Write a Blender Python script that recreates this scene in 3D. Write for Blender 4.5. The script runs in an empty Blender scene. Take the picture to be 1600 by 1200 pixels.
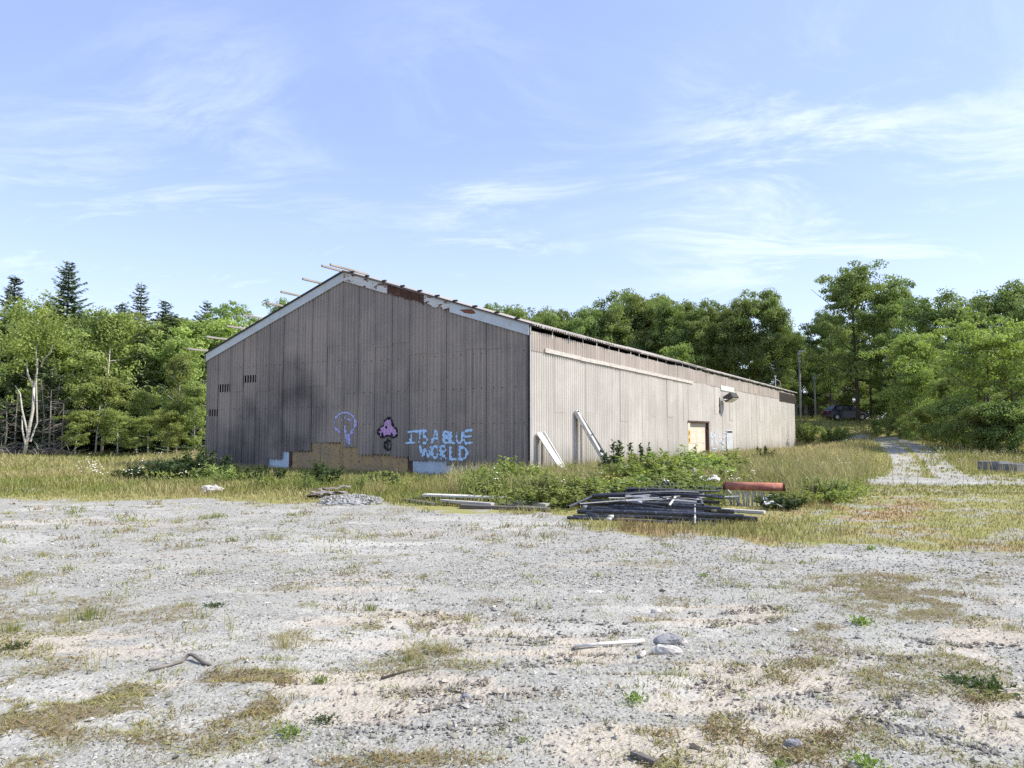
import bpy, math, random
import numpy as np
from mathutils import Matrix, Vector, Euler
R = math.radians
# ------------------------------------------------------------------ camera, sky, sun, exposure
F, PITCH, CAMZ = 1116.0, R(3.85), 1.6
scene = bpy.context.scene
COL = scene.collection
cam = bpy.data.cameras.new('camera'); camo = bpy.data.objects.new('camera', cam); COL.objects.link(camo)
camo.location = (0, 0, CAMZ); camo.rotation_euler = (R(90) + PITCH, 0, 0)
cam.sensor_width = 36; cam.lens = F / 1600 * 36; cam.clip_start = .05; cam.clip_end = 6000
scene.camera = camo
SUN_AZ, SUN_EL = R(-5), R(48)          # azimuth measured from +X, counter-clockwise
sl = bpy.data.lights.new('sun', 'SUN'); sl.energy = 4.0; sl.angle = R(.53); sl.color = (1, .955, .85)
so = bpy.data.objects.new('sun', sl); COL.objects.link(so)
sdir = Vector((math.cos(SUN_AZ) * math.cos(SUN_EL), math.sin(SUN_AZ) * math.cos(SUN_EL), math.sin(SUN_EL)))
so.rotation_euler = sdir.to_track_quat('Z', 'Y').to_euler()
vs = scene.view_settings; vs.view_transform = 'Standard'; vs.look = 'None'; vs.exposure = .82; vs.gamma = 1
scene.cycles.max_bounces = 6; scene.cycles.diffuse_bounces = 3; scene.cycles.transparent_max_bounces = 8
scene.cycles.use_denoising = False

def N(nt, t, props=None, **inp):
    n = nt.nodes.new(t)
    for k, v in (props or {}).items(): setattr(n, k, v)
    for k, v in inp.items():
        k = int(k[1:]) if k[0] == '_' else k
        s = n.inputs[k]
        if isinstance(v, bpy.types.NodeSocket): nt.links.new(v, s)
        elif isinstance(v, bpy.types.Node): nt.links.new(v.outputs[0], s)
        else:
            if s.type == 'RGBA' and len(v) == 3: v = (*v, 1)
            s.default_value = v
    return n
def MIX(nt, f, a, b, blend='MIX'):
    n = N(nt, 'ShaderNodeMix', dict(data_type='RGBA', blend_type=blend), _0=f, _6=a, _7=b)
    return n.outputs[2]
def M(nt, op, a, b=0.0, clamp=False):
    return N(nt, 'ShaderNodeMath', dict(operation=op, use_clamp=clamp), _0=a, _1=b).outputs[0]
def VM(nt, op, a, b):
    n = N(nt, 'ShaderNodeVectorMath', dict(operation=op), _0=a, _1=b)
    return n.outputs['Value'] if op in ('DISTANCE', 'DOT_PRODUCT', 'LENGTH') else n.outputs[0]
def SS(nt, x, lo, hi, a=0.0, b=1.0):
    return N(nt, 'ShaderNodeMapRange', dict(interpolation_type='SMOOTHSTEP'), _0=x, _1=lo, _2=hi, _3=a, _4=b).outputs[0]
def NOISE(nt, vec, scale, detail=4.0, rough=.55, dist=0.0):
    return N(nt, 'ShaderNodeTexNoise', Vector=vec, Scale=scale, Detail=detail, Roughness=rough, Distortion=dist).outputs[0]

w = bpy.data.worlds.new('World'); scene.world = w; w.use_nodes = True
nt = w.node_tree; bg = nt.nodes['Background']
sky = N(nt, 'ShaderNodeTexSky', dict(sky_type='NISHITA', sun_disc=False, sun_elevation=SUN_EL, sun_rotation=R(90) - SUN_AZ,
        air_density=1.0, dust_density=.7, ozone_density=1.6, altitude=0))
tc = N(nt, 'ShaderNodeTexCoord').outputs['Generated']
sep = N(nt, 'ShaderNodeSeparateXYZ', _0=tc)
zz = M(nt, 'MAXIMUM', sep.outputs[2], .03)
cx = M(nt, 'DIVIDE', sep.outputs[0], M(nt, 'ADD', zz, .12)); cy = M(nt, 'DIVIDE', sep.outputs[1], M(nt, 'ADD', zz, .12))
cl = N(nt, 'ShaderNodeCombineXYZ', _0=cx, _1=cy, _2=0.0).outputs[0]
warp = N(nt, 'ShaderNodeTexNoise', Vector=cl, Scale=.55, Detail=3.0).outputs[1]
clw = VM(nt, 'ADD', cl, VM(nt, 'MULTIPLY', warp, (1.3, 1.3, 0)))
st = N(nt, 'ShaderNodeMapping', Vector=clw, Rotation=(0, 0, R(24)), Scale=(.75, 1.3, 1), Location=(3.1, .6, 0)).outputs[0]
c1 = NOISE(nt, st, 1.5, 12.0, .68, .6)
c2 = NOISE(nt, cl, .42, 3.0, .5, .2)
fields = None
for (dx, dz, wid_, amp) in ((.45, .35, .34, .95), (.30, .31, .20, .8), (-.02, .32, .20, .75), (-.45, .42, .22, .6), (-.08, .50, .2, .3), (-.5, .24, .40, .7), (.7, .32, .3, .7)):
    nrm = 1/math.sqrt(dx*dx+1+dz*dz); dd = VM(nt, 'DISTANCE', tc, (dx*nrm, nrm, dz*nrm))
    f_ = SS(nt, dd, wid_*.15, wid_, amp, 0.0); fields = f_ if fields is None else M(nt, 'MAXIMUM', fields, f_)
wisp = M(nt, 'MULTIPLY', SS(nt, c1, .44, .70), M(nt, 'MAXIMUM', fields, M(nt, 'MULTIPLY', SS(nt, c2, .40, .62), .28)))
veil = M(nt, 'MULTIPLY', SS(nt, NOISE(nt, st, .5, 5.0, .6), .35, .75), .30)
low = SS(nt, sep.outputs[2], .02, .42, .40, 0.0)
cov = M(nt, 'MAXIMUM', M(nt, 'ADD', M(nt, 'MULTIPLY', wisp, .95), M(nt, 'MULTIPLY', veil, .8)), low, True)
tint = MIX(nt, 1.0, sky.outputs[0], (1.08, 1.02, 1.08), 'MULTIPLY')
lift = MIX(nt, .36, tint, (3.5, 4.4, 7.3))
skc = MIX(nt, M(nt, 'MULTIPLY', cov, .66), lift, (5.9, 6.5, 7.2))
nt.links.new(skc, bg.inputs[0]); bg.inputs[1].default_value = .115

# ------------------------------------------------------------------ geometry helpers
rng = np.random.default_rng(7)
random.seed(7)
def np_mesh(name, V, Fs, attrs=None, smooth=False):
    """Fs: array (n,k) or list of such arrays"""
    if not isinstance(Fs, (list, tuple)): Fs = [Fs]
    Fs = [np.asarray(f, dtype=np.int32) for f in Fs if len(f)]
    V = np.asarray(V, dtype=np.float32)
    me = bpy.data.meshes.new(name)
    me.vertices.add(len(V)); me.vertices.foreach_set('co', V.ravel())
    loops = np.concatenate([f.ravel() for f in Fs])
    tot = np.concatenate([np.full(len(f), f.shape[1], np.int32) for f in Fs])
    start = np.concatenate([[0], np.cumsum(tot)[:-1]]).astype(np.int32)
    me.loops.add(len(loops)); me.loops.foreach_set('vertex_index', loops)
    me.polygons.add(len(tot)); me.polygons.foreach_set('loop_start', start)
    me.update(calc_edges=True)
    me.polygons.foreach_set('use_smooth', np.full(len(tot), smooth, dtype=bool))
    for k, a in (attrs or {}).items():
        at = me.attributes.new(k, 'FLOAT', 'POINT'); at.data.foreach_set('value', np.asarray(a, np.float32))
    return me
def link(name, me, mat=None, parent=None, loc=None, rot=None, scale=None):
    o = bpy.data.objects.new(name, me); COL.objects.link(o)
    if mat is not None and me is not None and not me.materials: me.materials.append(mat)
    if parent is not None: o.parent = parent
    if loc is not None: o.location = loc
    if rot is not None: o.rotation_euler = rot
    if scale is not None: o.scale = scale
    return o
def tag(o, label=None, cat=None, group=None, kind=None):
    if label: o['label'] = label
    if cat: o['category'] = cat
    if group: o['group'] = group
    if kind: o['kind'] = kind
    return o
def empty(name, loc=(0, 0, 0), rz=0.0):
    o = bpy.data.objects.new(name, None); COL.objects.link(o); o.location = loc; o.rotation_euler = (0, 0, rz); o.empty_display_size = .2
    return o
def copy_tree(o, parent=None):
    kids = [c for c in COL.objects if c.parent == o] if False else list(o.children)
    c = o.copy(); COL.objects.link(c); c.parent = parent
    for k in kids: copy_tree(k, c)
    return c
class MB:
    def __init__(s): s.V = []; s.F = []; s.n = 0
    def add(s, V, Fs):
        V = [tuple(v) for v in V]; s.V += V
        s.F += [tuple(i + s.n for i in f) for f in Fs]; s.n += len(V); return s
    def box(s, lo, hi, bev=0.0, mtx=None):
        x0, y0, z0 = lo; x1, y1, z1 = hi
        if bev <= 0:
            V = [(x0,y0,z0),(x1,y0,z0),(x1,y1,z0),(x0,y1,z0),(x0,y0,z1),(x1,y0,z1),(x1,y1,z1),(x0,y1,z1)]
            Fs = [(0,3,2,1),(4,5,6,7),(0,1,5,4),(1,2,6,5),(2,3,7,6),(3,0,4,7)]
        else:
            b = bev
            def ring(z, i): return [(x0+i,y0+b,z),(x0+b,y0+i,z),(x1-b,y0+i,z),(x1-i,y0+b,z),(x1-i,y1-b,z),(x1-b,y1-i,z),(x0+b,y1-i,z),(x0+i,y1-b,z)]
            V = ring(z0, b*.9) + ring(z0+b, 0) + ring(z1-b, 0) + ring(z1, b*.9)
            Fs = [tuple(range(7,-1,-1)), tuple(range(24,32))]
            for r in range(3):
                for i in range(8): j = (i+1) % 8; Fs.append((r*8+i, r*8+j, r*8+8+j, r*8+8+i))
        if mtx is not None: V = [mtx @ Vector(v) for v in V]
        return s.add(V, Fs)
    def tube(s, pts, rad, sides=8, caps=True):
        V, Fs = tube_arr(pts, rad, sides, caps); return s.add(V, Fs)
    def mesh(s, name, smooth=False):
        me = bpy.data.meshes.new(name); me.from_pydata(s.V, [], s.F)
        if smooth: me.polygons.foreach_set('use_smooth', [True] * len(me.polygons))
        me.update(); return me
    def build(s, name, mat, parent=None, smooth=False, **k): return link(name, s.mesh(name, smooth), mat, parent, **k)
def tube_arr(pts, rad, sides=6, caps=True):
    pts = [Vector(p) for p in pts]; V = []; Fs = []
    if not hasattr(rad, '__len__'): rad = [rad] * len(pts)
    ref = None
    for i, p in enumerate(pts):
        d = (pts[min(i+1, len(pts)-1)] - pts[max(i-1, 0)])
        if d.length < 1e-6: d = Vector((0, 0, 1))
        d.normalize()
        if ref is None: ref = Vector((1, 0, 0)) if abs(d.x) < .8 else Vector((0, 1, 0))
        a = d.cross(ref).normalized(); b = d.cross(a).normalized(); ref = -b if False else a.cross(d).normalized()
        for k in range(sides):
            t = 2 * math.pi * k / sides
            V.append(p + (a * math.cos(t) + b * math.sin(t)) * rad[i])
    for i in range(len(pts) - 1):
        for k in range(sides):
            k2 = (k + 1) % sides
            Fs.append((i*sides+k, i*sides+k2, (i+1)*sides+k2, (i+1)*sides+k))
    if caps:
        Fs.append(tuple(range(sides-1, -1, -1))); n = (len(pts)-1)*sides; Fs.append(tuple(range(n, n+sides)))
    return V, Fs
# value noise
def vnoise(x, y, seed=0):
    x = np.asarray(x, float); y = np.asarray(y, float)
    xi = np.floor(x).astype(np.int64); yi = np.floor(y).astype(np.int64); fx = x - xi; fy = y - yi
    fx = fx*fx*(3-2*fx); fy = fy*fy*(3-2*fy)
    def hsh(a, b):
        n = (a * 374761393 + b * 668265263 + seed * 974711) & 0x7fffffff
        n = ((n ^ (n >> 13)) * 1274126177) & 0x7fffffff
        return ((n ^ (n >> 16)) & 0xffff) / 65535.0
    return (hsh(xi,yi)*(1-fx)+hsh(xi+1,yi)*fx)*(1-fy) + (hsh(xi,yi+1)*(1-fx)+hsh(xi+1,yi+1)*fx)*fy
def fbm(x, y, seed=0, oct=4):
    s = 0; a = .5; t = 0
    for i in range(oct): s = s + a * vnoise(x * 2**i, y * 2**i, seed + i * 17); t += a; a *= .5
    return s / t
def sm(x, a, b):
    t = np.clip((np.asarray(x, float) - a) / (b - a), 0, 1); return t*t*(3-2*t)
# building frame
P0 = np.array([.57, 23.5]); ANG = R(58.7)
U = np.array([math.cos(ANG), math.sin(ANG)]); VV = np.array([-U[1], U[0]])
WID, LEN, EAVE, RIDGE = 16.8, 48.4, 5.12, 7.86
def loc2w(u, v): return P0[0] + u*U[0] + v*VV[0], P0[1] + u*U[1] + v*VV[1]
def ray(px, py):
    sx = (px-800)/F; sy = (600-py)/F
    return np.array([sx, math.cos(PITCH) - sy*math.sin(PITCH), math.sin(PITCH) + sy*math.cos(PITCH)])
def proj(x, y, z):
    zz = np.asarray(z, float) - CAMZ
    d = y*math.cos(PITCH) + zz*math.sin(PITCH); up = -y*math.sin(PITCH) + zz*math.cos(PITCH)
    d = np.maximum(d, .05)
    return 800 + F*x/d, 600 - F*up/d
def bank(x, y):
    x = np.asarray(x, float); y = np.asarray(y, float)
    du = (x-P0[0])*U[0] + (y-P0[1])*U[1]; dv = -((x-P0[0])*VV[0] + (y-P0[1])*VV[1])
    r = .95*sm(y, 34, 56) + .5*sm(y, 54, 66) + 1.55*sm(y, 64, 77)
    f = np.maximum(sm(dv, .8, 9), sm(du, 49.2, 55) * sm(dv, -24, -14))
    return r * f
def relief(x, y):
    r = .05*(fbm(x*.45, y*.45, 3, 3)-.5) + .035*(fbm(x*1.7, y*1.7, 9, 3)-.5) + .02*(fbm(x*6, y*6, 21, 2)-.5)
    zone = sm(y, 4.2, 4.8)*(1-sm(y, 7.2, 8.2))*sm(x, -3.0, -2.2)*(1-sm(x, 2.6, 3.4))
    r = r + .016*zone*np.sin(6.283*y/.24 + x*1.2 + 5*fbm(x*.7, y*.7, 33, 2))*sm(fbm(x*1.3, y*1.3, 37, 2), .42, .6)
    return r
def h(x, y): return bank(x, y) + relief(x, y)
def gp(px, py):
    d = ray(px, py); t = 2.0; last = t
    while t < 160:
        p = np.array([0, 0, CAMZ]) + d*t
        if p[2] < float(bank(p[0], p[1])): break
        last = t; t *= 1.01
    lo, hi = last, t
    for _ in range(24):
        m = (lo+hi)/2; p = np.array([0, 0, CAMZ]) + d*m
        if p[2] < float(bank(p[0], p[1])): hi = m
        else: lo = m
    p = np.array([0, 0, CAMZ]) + d*hi
    return Vector((p[0], p[1], float(h(p[0], p[1]))))
def atY(px, Y):
    x = (px-800)/F*Y*(math.cos(PITCH)); return Vector((x, Y, float(h(x, Y))))
def ztop(py, Y): d = ray(800, py); return CAMZ + d[2]/d[1]*Y
def plane_hit(px, py, n, ax):
    d = ray(px, py); t = float(P0 @ n) / float(d[:2] @ n)
    q = d*t; return float((q[:2]-P0) @ ax), CAMZ + q[2]
def gab(px, py): return plane_hit(px, py, U, VV)      # (v, z) on the gable
def wal(px, py): return plane_hit(px, py, VV, U)      # (u, z) on the long wall

# ------------------------------------------------------------------ materials
def mat(name, rough=.85, spec=.25):
    m = bpy.data.materials.new(name); m.use_nodes = True; nt = m.node_tree; b = nt.nodes['Principled BSDF']
    b.inputs['Roughness'].default_value = rough; b.inputs['Specular IOR Level'].default_value = spec
    return m, nt, b
def pos(nt): return N(nt, 'ShaderNodeNewGeometry').outputs['Position']
def objc(nt): return N(nt, 'ShaderNodeTexCoord').outputs['Object']
def attr(nt, name): return N(nt, 'ShaderNodeAttribute', dict(attribute_name=name)).outputs['Fac']
def bump(nt, b, height, strength=.3, dist=.02):
    bn = N(nt, 'ShaderNodeBump', Height=height, Strength=strength, Distance=dist); nt.links.new(bn.outputs[0], b.inputs['Normal'])
def simple(name, c1, c2, scale=3.0, rough=.8, spec=.25, stretch=(1, 1, 1), metallic=0.0, bmp=.15, coords='o', c3=None, lo=.38, hi=.64):
    m, nt, b = mat(name, rough, spec)
    p = objc(nt) if coords == 'o' else pos(nt)
    p = N(nt, 'ShaderNodeMapping', Vector=p, Scale=stretch).outputs[0]
    n = NOISE(nt, p, scale, 6.0, .65)
    c = MIX(nt, SS(nt, n, lo, hi), c1, c2)
    if c3 is not None: c = MIX(nt, SS(nt, NOISE(nt, p, scale*3.1, 5.0, .7), .56, .68), c, c3)
    rnd = N(nt, 'ShaderNodeObjectInfo').outputs['Random']
    c = MIX(nt, 1.0, c, N(nt, 'ShaderNodeCombineColor', _0=M(nt, 'MULTIPLY_ADD', rnd, .25), _1=M(nt, 'MULTIPLY_ADD', rnd, .25), _2=M(nt, 'MULTIPLY_ADD', rnd, .25)).outputs[0], 'MULTIPLY') if False else c
    nt.links.new(c, b.inputs['Base Color']); b.inputs['Metallic'].default_value = metallic
    if bmp: bump(nt, b, n, bmp)
    return m

def cement(name, base, base2, streak, stains=(), band=None, pos_streak=.5):
    m, nt, b = mat(name, .9, .15)
    p = pos(nt)
    st = N(nt, 'ShaderNodeMapping', Vector=p, Scale=(5, 5, .22)).outputs[0]
    st2 = N(nt, 'ShaderNodeMapping', Vector=p, Scale=(14, 14, .5)).outputs[0]
    n1 = NOISE(nt, st, 1.0, 5.0, .6); n2 = NOISE(nt, p, .55, 5.0, .6); n3 = NOISE(nt, p, 22.0, 4.0, .7)
    c = MIX(nt, SS(nt, n2, .35, .65), base, base2)
    rnd = N(nt, 'ShaderNodeObjectInfo').outputs['Random']
    c = MIX(nt, 1.0, c, N(nt, 'ShaderNodeMapRange', _0=rnd, _3=.94, _4=1.04).outputs[0], 'MULTIPLY')
    c = MIX(nt, M(nt, 'MULTIPLY', SS(nt, n1, .50, .78), pos_streak), c, streak)
    c = MIX(nt, M(nt, 'MULTIPLY', SS(nt, NOISE(nt, st2, 1.0, 4.0, .6), .55, .8), .45), c, streak)
    z = N(nt, 'ShaderNodeSeparateXYZ', _0=p).outputs[2]
    # rain-washed grime creeping up from the soil and lichen specks
    c = MIX(nt, M(nt, 'MULTIPLY', SS(nt, M(nt, 'ADD', z, M(nt, 'MULTIPLY', n1, -1.6)), -.9, .5, 1.0, 0.0), .5), c, (.10, .095, .085))
    c = MIX(nt, SS(nt, NOISE(nt, p, 9.0, 5.0, .75), .66, .74, 0.0, .7), c, (.075, .07, .068))
    for (cen, r0, r1, ring, amt, colr) in stains:
        d = VM(nt, 'DISTANCE', p, cen)
        d = M(nt, 'ADD', d, M(nt, 'MULTIPLY', M(nt, 'SUBTRACT', NOISE(nt, p, 1.6, 5.0, .6), .5), 1.1))
        f = SS(nt, d, r0, r1, 1.0, 0.0)
        if ring: f = M(nt, 'MULTIPLY', f, SS(nt, d, ring[0], ring[1], .25, 1.0))
        c = MIX(nt, M(nt, 'MULTIPLY', M(nt, 'MULTIPLY', f, SS(nt, NOISE(nt, st2, .8, 4.0, .6), .25, .6, .35, 1.0)), amt*.82), c, colr)
    c = MIX(nt, .35, c, MIX(nt, n3, (.45, .45, .45), (1.35, 1.35, 1.35)), 'MULTIPLY') if False else c
    nt.links.new(c, b.inputs['Base Color']); bump(nt, b, n3, .25, .006)
    return m
def gw(px, py):
    v, z = gab(px, py); x, y = loc2w(0, v); return (x, y, z)
DK = (.05, .05, .056)
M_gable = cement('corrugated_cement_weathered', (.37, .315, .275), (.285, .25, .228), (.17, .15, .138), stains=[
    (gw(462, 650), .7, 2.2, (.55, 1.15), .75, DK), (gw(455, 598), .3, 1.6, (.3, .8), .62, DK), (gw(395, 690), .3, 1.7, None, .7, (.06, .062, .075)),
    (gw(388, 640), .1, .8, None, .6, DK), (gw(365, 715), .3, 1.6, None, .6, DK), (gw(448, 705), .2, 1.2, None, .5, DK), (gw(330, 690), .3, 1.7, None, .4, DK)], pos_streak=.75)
M_wall = cement('corrugated_cement_pale', (.64, .60, .545), (.56, .52, .47), (.36, .32, .28), pos_streak=.38)
M_walltop = cement('corrugated_cement_stained', (.54, .475, .42), (.46, .40, .35), (.25, .205, .175), pos_streak=.8)
M_roof = cement('roof_cement', (.42, .38, .34), (.34, .31, .29), (.2, .17, .15))
M_dark = simple('dark_interior', (.018, .016, .015), (.03, .027, .025), 2.0)
M_steel_dark = simple('dark_steel', (.03, .026, .024), (.055, .045, .04), 6.0, .6)
M_fascia = simple('flaking_white_flashing', (.52, .56, .60), (.47, .50, .53), 1.4, .5, coords='w', c3=(.42, .44, .46))
def peel():
    m, nt, b = mat('peeling_flashing', .6); p = pos(nt)
    n = NOISE(nt, N(nt, 'ShaderNodeMapping', Vector=p, Scale=(1.2, 1.2, 3)).outputs[0], 2.2, 7.0, .7)
    n2 = NOISE(nt, p, 5.0, 5.0, .6)
    rust = MIX(nt, n2, (.05, .022, .016), (.20, .085, .05))
    c = MIX(nt, SS(nt, n, .535, .565), (.55, .55, .54), rust); nt.links.new(c, b.inputs['Base Color']); bump(nt, b, n, .3, .01); return m
M_peel = peel()
M_rust = simple('rusty_sheet_steel', (.055, .028, .022), (.12, .055, .038), 3.0, .85, coords='w', c3=(.22, .10, .06))
M_rustpatch = simple('rust_bloom', (.16, .06, .035), (.24, .11, .07), 6.0, .9)
M_purlin = simple('grey_purlin_timber', (.36, .33, .30), (.24, .215, .19), 4.0, .9, stretch=(.4, 5, 5))
M_woodgrey = simple('silvered_timber', (.50, .475, .44), (.36, .335, .30), 3.0, .9, stretch=(.5, 8, 8), c3=(.24, .215, .19), coords='o')
M_wooddark = simple('dark_wet_timber', (.15, .135, .12), (.09, .08, .072), 3.0, .9, stretch=(.5, 8, 8), c3=(.28, .26, .24))
M_woodwhite = simple('whitewashed_timber', (.68, .66, .62), (.52, .49, .45), 3.0, .85, stretch=(.6, 7, 7), c3=(.33, .30, .27))
M_batten = simple('peeling_batten', (.55, .52, .48), (.42, .385, .35), 3.0, .9, stretch=(1.2, 7, 7), c3=(.26, .22, .19))
M_beam = simple('galvanised_channel', (.56, .55, .53), (.42, .41, .40), 4.0, .55, metallic=.25, c3=(.27, .24, .21))
M_white = simple('pale_blue_sheet', (.52, .60, .70), (.42, .49, .58), 2.0, .7, coords='w', c3=(.36, .40, .45))
M_doorw = simple('door_cream', (.62, .56, .46), (.54, .48, .39), 2.0, .6, c3=(.48, .44, .39))
M_brown = simple('brown_jamb', (.10, .055, .045), (.065, .038, .032), 5.0, .8)
M_yellow = simple('yellow_notice', (.75, .45, .05), (.62, .36, .04), 9.0, .6, bmp=0)
M_black = simple('black_print', (.02, .02, .02), (.03, .03, .03), 9.0, .6, bmp=0)
M_lampbody = simple('lamp_housing', (.07, .065, .06), (.04, .038, .036), 6.0, .55)
M_lens = simple('lamp_lens', (.62, .60, .56), (.5, .48, .45), 6.0, .25)
M_metal = simple('grey_box_metal', (.52, .54, .56), (.44, .46, .47), 3.0, .5)
M_pipe = simple('blue_black_pipe', (.022, .025, .038), (.045, .048, .06), 5.0, .42, spec=.5, stretch=(1, 1, 1), c3=(.15, .15, .155), lo=.4, hi=.7, coords='w')
M_pipelt = simple('grey_conduit', (.32, .33, .36), (.2, .21, .24), 5.0, .5, spec=.4)
M_clamp = simple('white_fitting', (.66, .65, .62), (.55, .53, .5), 5.0, .6)
M_red = simple('rusty_red_steel', (.42, .17, .12), (.27, .10, .075), 5.0, .95, c3=(.46, .28, .21))
M_bars = simple('grey_steel_bar', (.44, .43, .42), (.30, .29, .28), 6.0, .6, c3=(.34, .33, .32))
M_rock = simple('pale_rock', (.50, .47, .43), (.40, .375, .35), 7.0, .95, c3=(.60, .57, .53))
M_rockd = simple('grey_rock', (.25, .25, .26), (.17, .17, .18), 7.0, .95, c3=(.36, .36, .36))
M_concrete = simple('weathered_concrete', (.22, .225, .235), (.15, .155, .165), 4.0, .95, c3=(.10, .10, .105))
def osb():
    m, nt, b = mat('stained_board', .9, .1); p = pos(nt)
    st = N(nt, 'ShaderNodeMapping', Vector=p, Scale=(3, 3, 9)).outputs[0]
    n = NOISE(nt, st, 2.2, 6.0, .7); n2 = NOISE(nt, p, .9, 5.0, .6); n3 = NOISE(nt, N(nt, 'ShaderNodeMapping', Vector=p, Scale=(4, 4, .5)).outputs[0], 1.0, 4.0)
    c = MIX(nt, SS(nt, n2, .36, .62), (.44, .31, .16), (.33, .25, .165))
    c = MIX(nt, SS(nt, n, .52, .66), c, (.13, .095, .06))
    c = MIX(nt, SS(nt, n3, .58, .75, 0.0, .7), c, (.16, .125, .09))
    nt.links.new(c, b.inputs['Base Color']); bump(nt, b, n, .3, .01); return m
M_osb = osb()

def leafmat(name, dark, light, trans=.42, hue=.04):
    m, nt, b = mat(name, .6, .3); out = nt.nodes['Material Output']
    t = attr(nt, 'tone'); rnd = N(nt, 'ShaderNodeObjectInfo').outputs['Random']
    c = MIX(nt, t, dark, light)
    hs = N(nt, 'ShaderNodeHueSaturation', Hue=M(nt, 'ADD', .5 - hue*.5, M(nt, 'MULTIPLY', rnd, hue*.8)), Saturation=.86,
           Value=M(nt, 'ADD', .92, M(nt, 'MULTIPLY', rnd, .34)), Color=c).outputs[0]
    nt.links.new(hs, b.inputs['Base Color'])
    tr = N(nt, 'ShaderNodeBsdfTranslucent', Color=MIX(nt, 1.0, hs, (1.05, 1.2, .5), 'MULTIPLY'))
    mx = N(nt, 'ShaderNodeMixShader', _0=trans, _1=b.outputs[0], _2=tr.outputs[0]); nt.links.new(mx.outputs[0], out.inputs[0]); return m
L_light = leafmat('leaf_yellow_green', (.135, .195, .036), (.36, .43, .095))
L_mid = leafmat('leaf_green', (.095, .148, .032), (.30, .365, .095))
L_deep = leafmat('leaf_deep_green', (.07, .113, .028), (.235, .295, .078))
L_spruce = leafmat('needle_blue_green', (.05, .086, .044), (.19, .26, .125), .2)
L_needle_l = leafmat('needle_grey_green', (.09, .13, .055), (.24, .30, .13), .15)
L_shrub = leafmat('shrub_green', (.125, .175, .034), (.36, .405, .10))
L_shrubd = leafmat('shrub_dark_and_shaded_green', (.03, .06, .018), (.085, .13, .035))  # dark-leaved weeds; on shrubs by the gable, building shade put into leaf colour
L_dead = leafmat('dead_leaf', (.16, .10, .05), (.30, .21, .11), .2)
def grassmat(name):
    m, nt, b = mat(name, .7, .2); out = nt.nodes['Material Output']
    t = attr(nt, 'tone'); d = attr(nt, 'dry'); rd = attr(nt, 'red')
    g = MIX(nt, t, (.13, .16, .035), (.27, .30, .08)); y = MIX(nt, t, (.32, .26, .11), (.58, .50, .28))
    c = MIX(nt, d, g, y); c = MIX(nt, rd, c, MIX(nt, t, (.16, .095, .05), (.31, .21, .115)))
    nt.links.new(c, b.inputs['Base Color'])
    tr = N(nt, 'ShaderNodeBsdfTranslucent', Color=c)
    mx = N(nt, 'ShaderNodeMixShader', _0=.3, _1=b.outputs[0], _2=tr.outputs[0]); nt.links.new(mx.outputs[0], out.inputs[0]); return m
M_grass = grassmat('grass_blades')
M_flower = simple('white_flower', (.75, .74, .68), (.68, .67, .6), 9.0, .8, bmp=0)
M_yflower = simple('yellow_flower', (.62, .47, .05), (.5, .4, .05), 9.0, .8, bmp=0)
M_bark = simple('dark_bark', (.10, .085, .07), (.055, .047, .04), 5.0, .95, stretch=(3, 3, .7))
M_barkl = simple('birch_bark', (.58, .54, .49), (.42, .38, .34), 4.0, .8, stretch=(1, 1, 4), c3=(.14, .12, .10))
M_twig = simple('dead_grey_twig', (.24, .215, .19), (.15, .135, .12), 5.0, .95)
M_pole = simple('grey_pole_timber', (.40, .385, .37), (.30, .285, .27), 4.0, .9, stretch=(4, 4, .4))

# ------------------------------------------------------------------ ground
TRACK_L = [(1340, 684), (1372, 686), (1392, 702), (1400, 722), (1396, 738), (1360, 748), (1330, 757)]
def edge_py(px):
    return np.interp(px, [-400, 0, 90, 200, 400, 500, 600, 700, 860, 900, 1000, 1100, 1180, 1250, 1350, 1450, 1600, 2000],
                     [786, 783, 783, 784, 784, 788, 793, 803, 806, 817, 832, 836, 842, 853, 850, 858, 868, 890])
# gravel wheel ruts of the drive, as (Y, X) lines in the place
def rut_line(pts): return np.array([[gp(px, py).y, gp(px, py).x] for px, py in pts])
RUT_A = rut_line([(1405, 752), (1418, 735), (1414, 720), (1402, 705), (1388, 694), (1366, 686), (1340, 682)])
RUT_B = rut_line([(1500, 752), (1478, 738), (1462, 722), (1446, 706), (1426, 694), (1400, 687), (1370, 683)])
def ellipses(px, py, L, soft=.45):
    m = np.zeros_like(px, dtype=float)
    for cx, cy, rx, ry, a in L:
        e = np.sqrt(((px-cx)/rx)**2 + ((py-cy)/ry)**2); m = np.maximum(m, a*(1-sm(e, 1-soft, 1+soft)))
    return m
SAND = [(640, 985, 190, 30, 1), (760, 1020, 210, 35, 1), (620, 1065, 240, 30, .9), (560, 1105, 200, 28, .8), (1180, 1100, 170, 70, 1), (1110, 960, 120, 22, .9), (1090, 1165, 230, 50, .9), (1540, 1000, 80, 40, .9),
        (120, 1008, 200, 22, .7), (200, 1075, 120, 22, .6), (560, 915, 120, 14, .55), (1340, 1040, 140, 28, .35), (60, 815, 90, 12, .5), (1580, 1120, 90, 60, .7), (430, 930, 60, 10, .4), (230, 820, 120, 8, .35)]
WHITE = [(1030, 1075, 70, 24, 1), (700, 1105, 60, 18, .8), (1000, 1170, 60, 20, .7), (420, 995, 120, 18, .6), (480, 1180, 160, 22, .5), (620, 850, 120, 6, .6), (930, 925, 60, 8, .5), (1250, 1190, 120, 20, .6), (1400, 1120, 90, 18, .5), (300, 1010, 120, 14, .5), (80, 795, 120, 5, .7), (1080, 1000, 70, 10, .4)]
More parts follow.
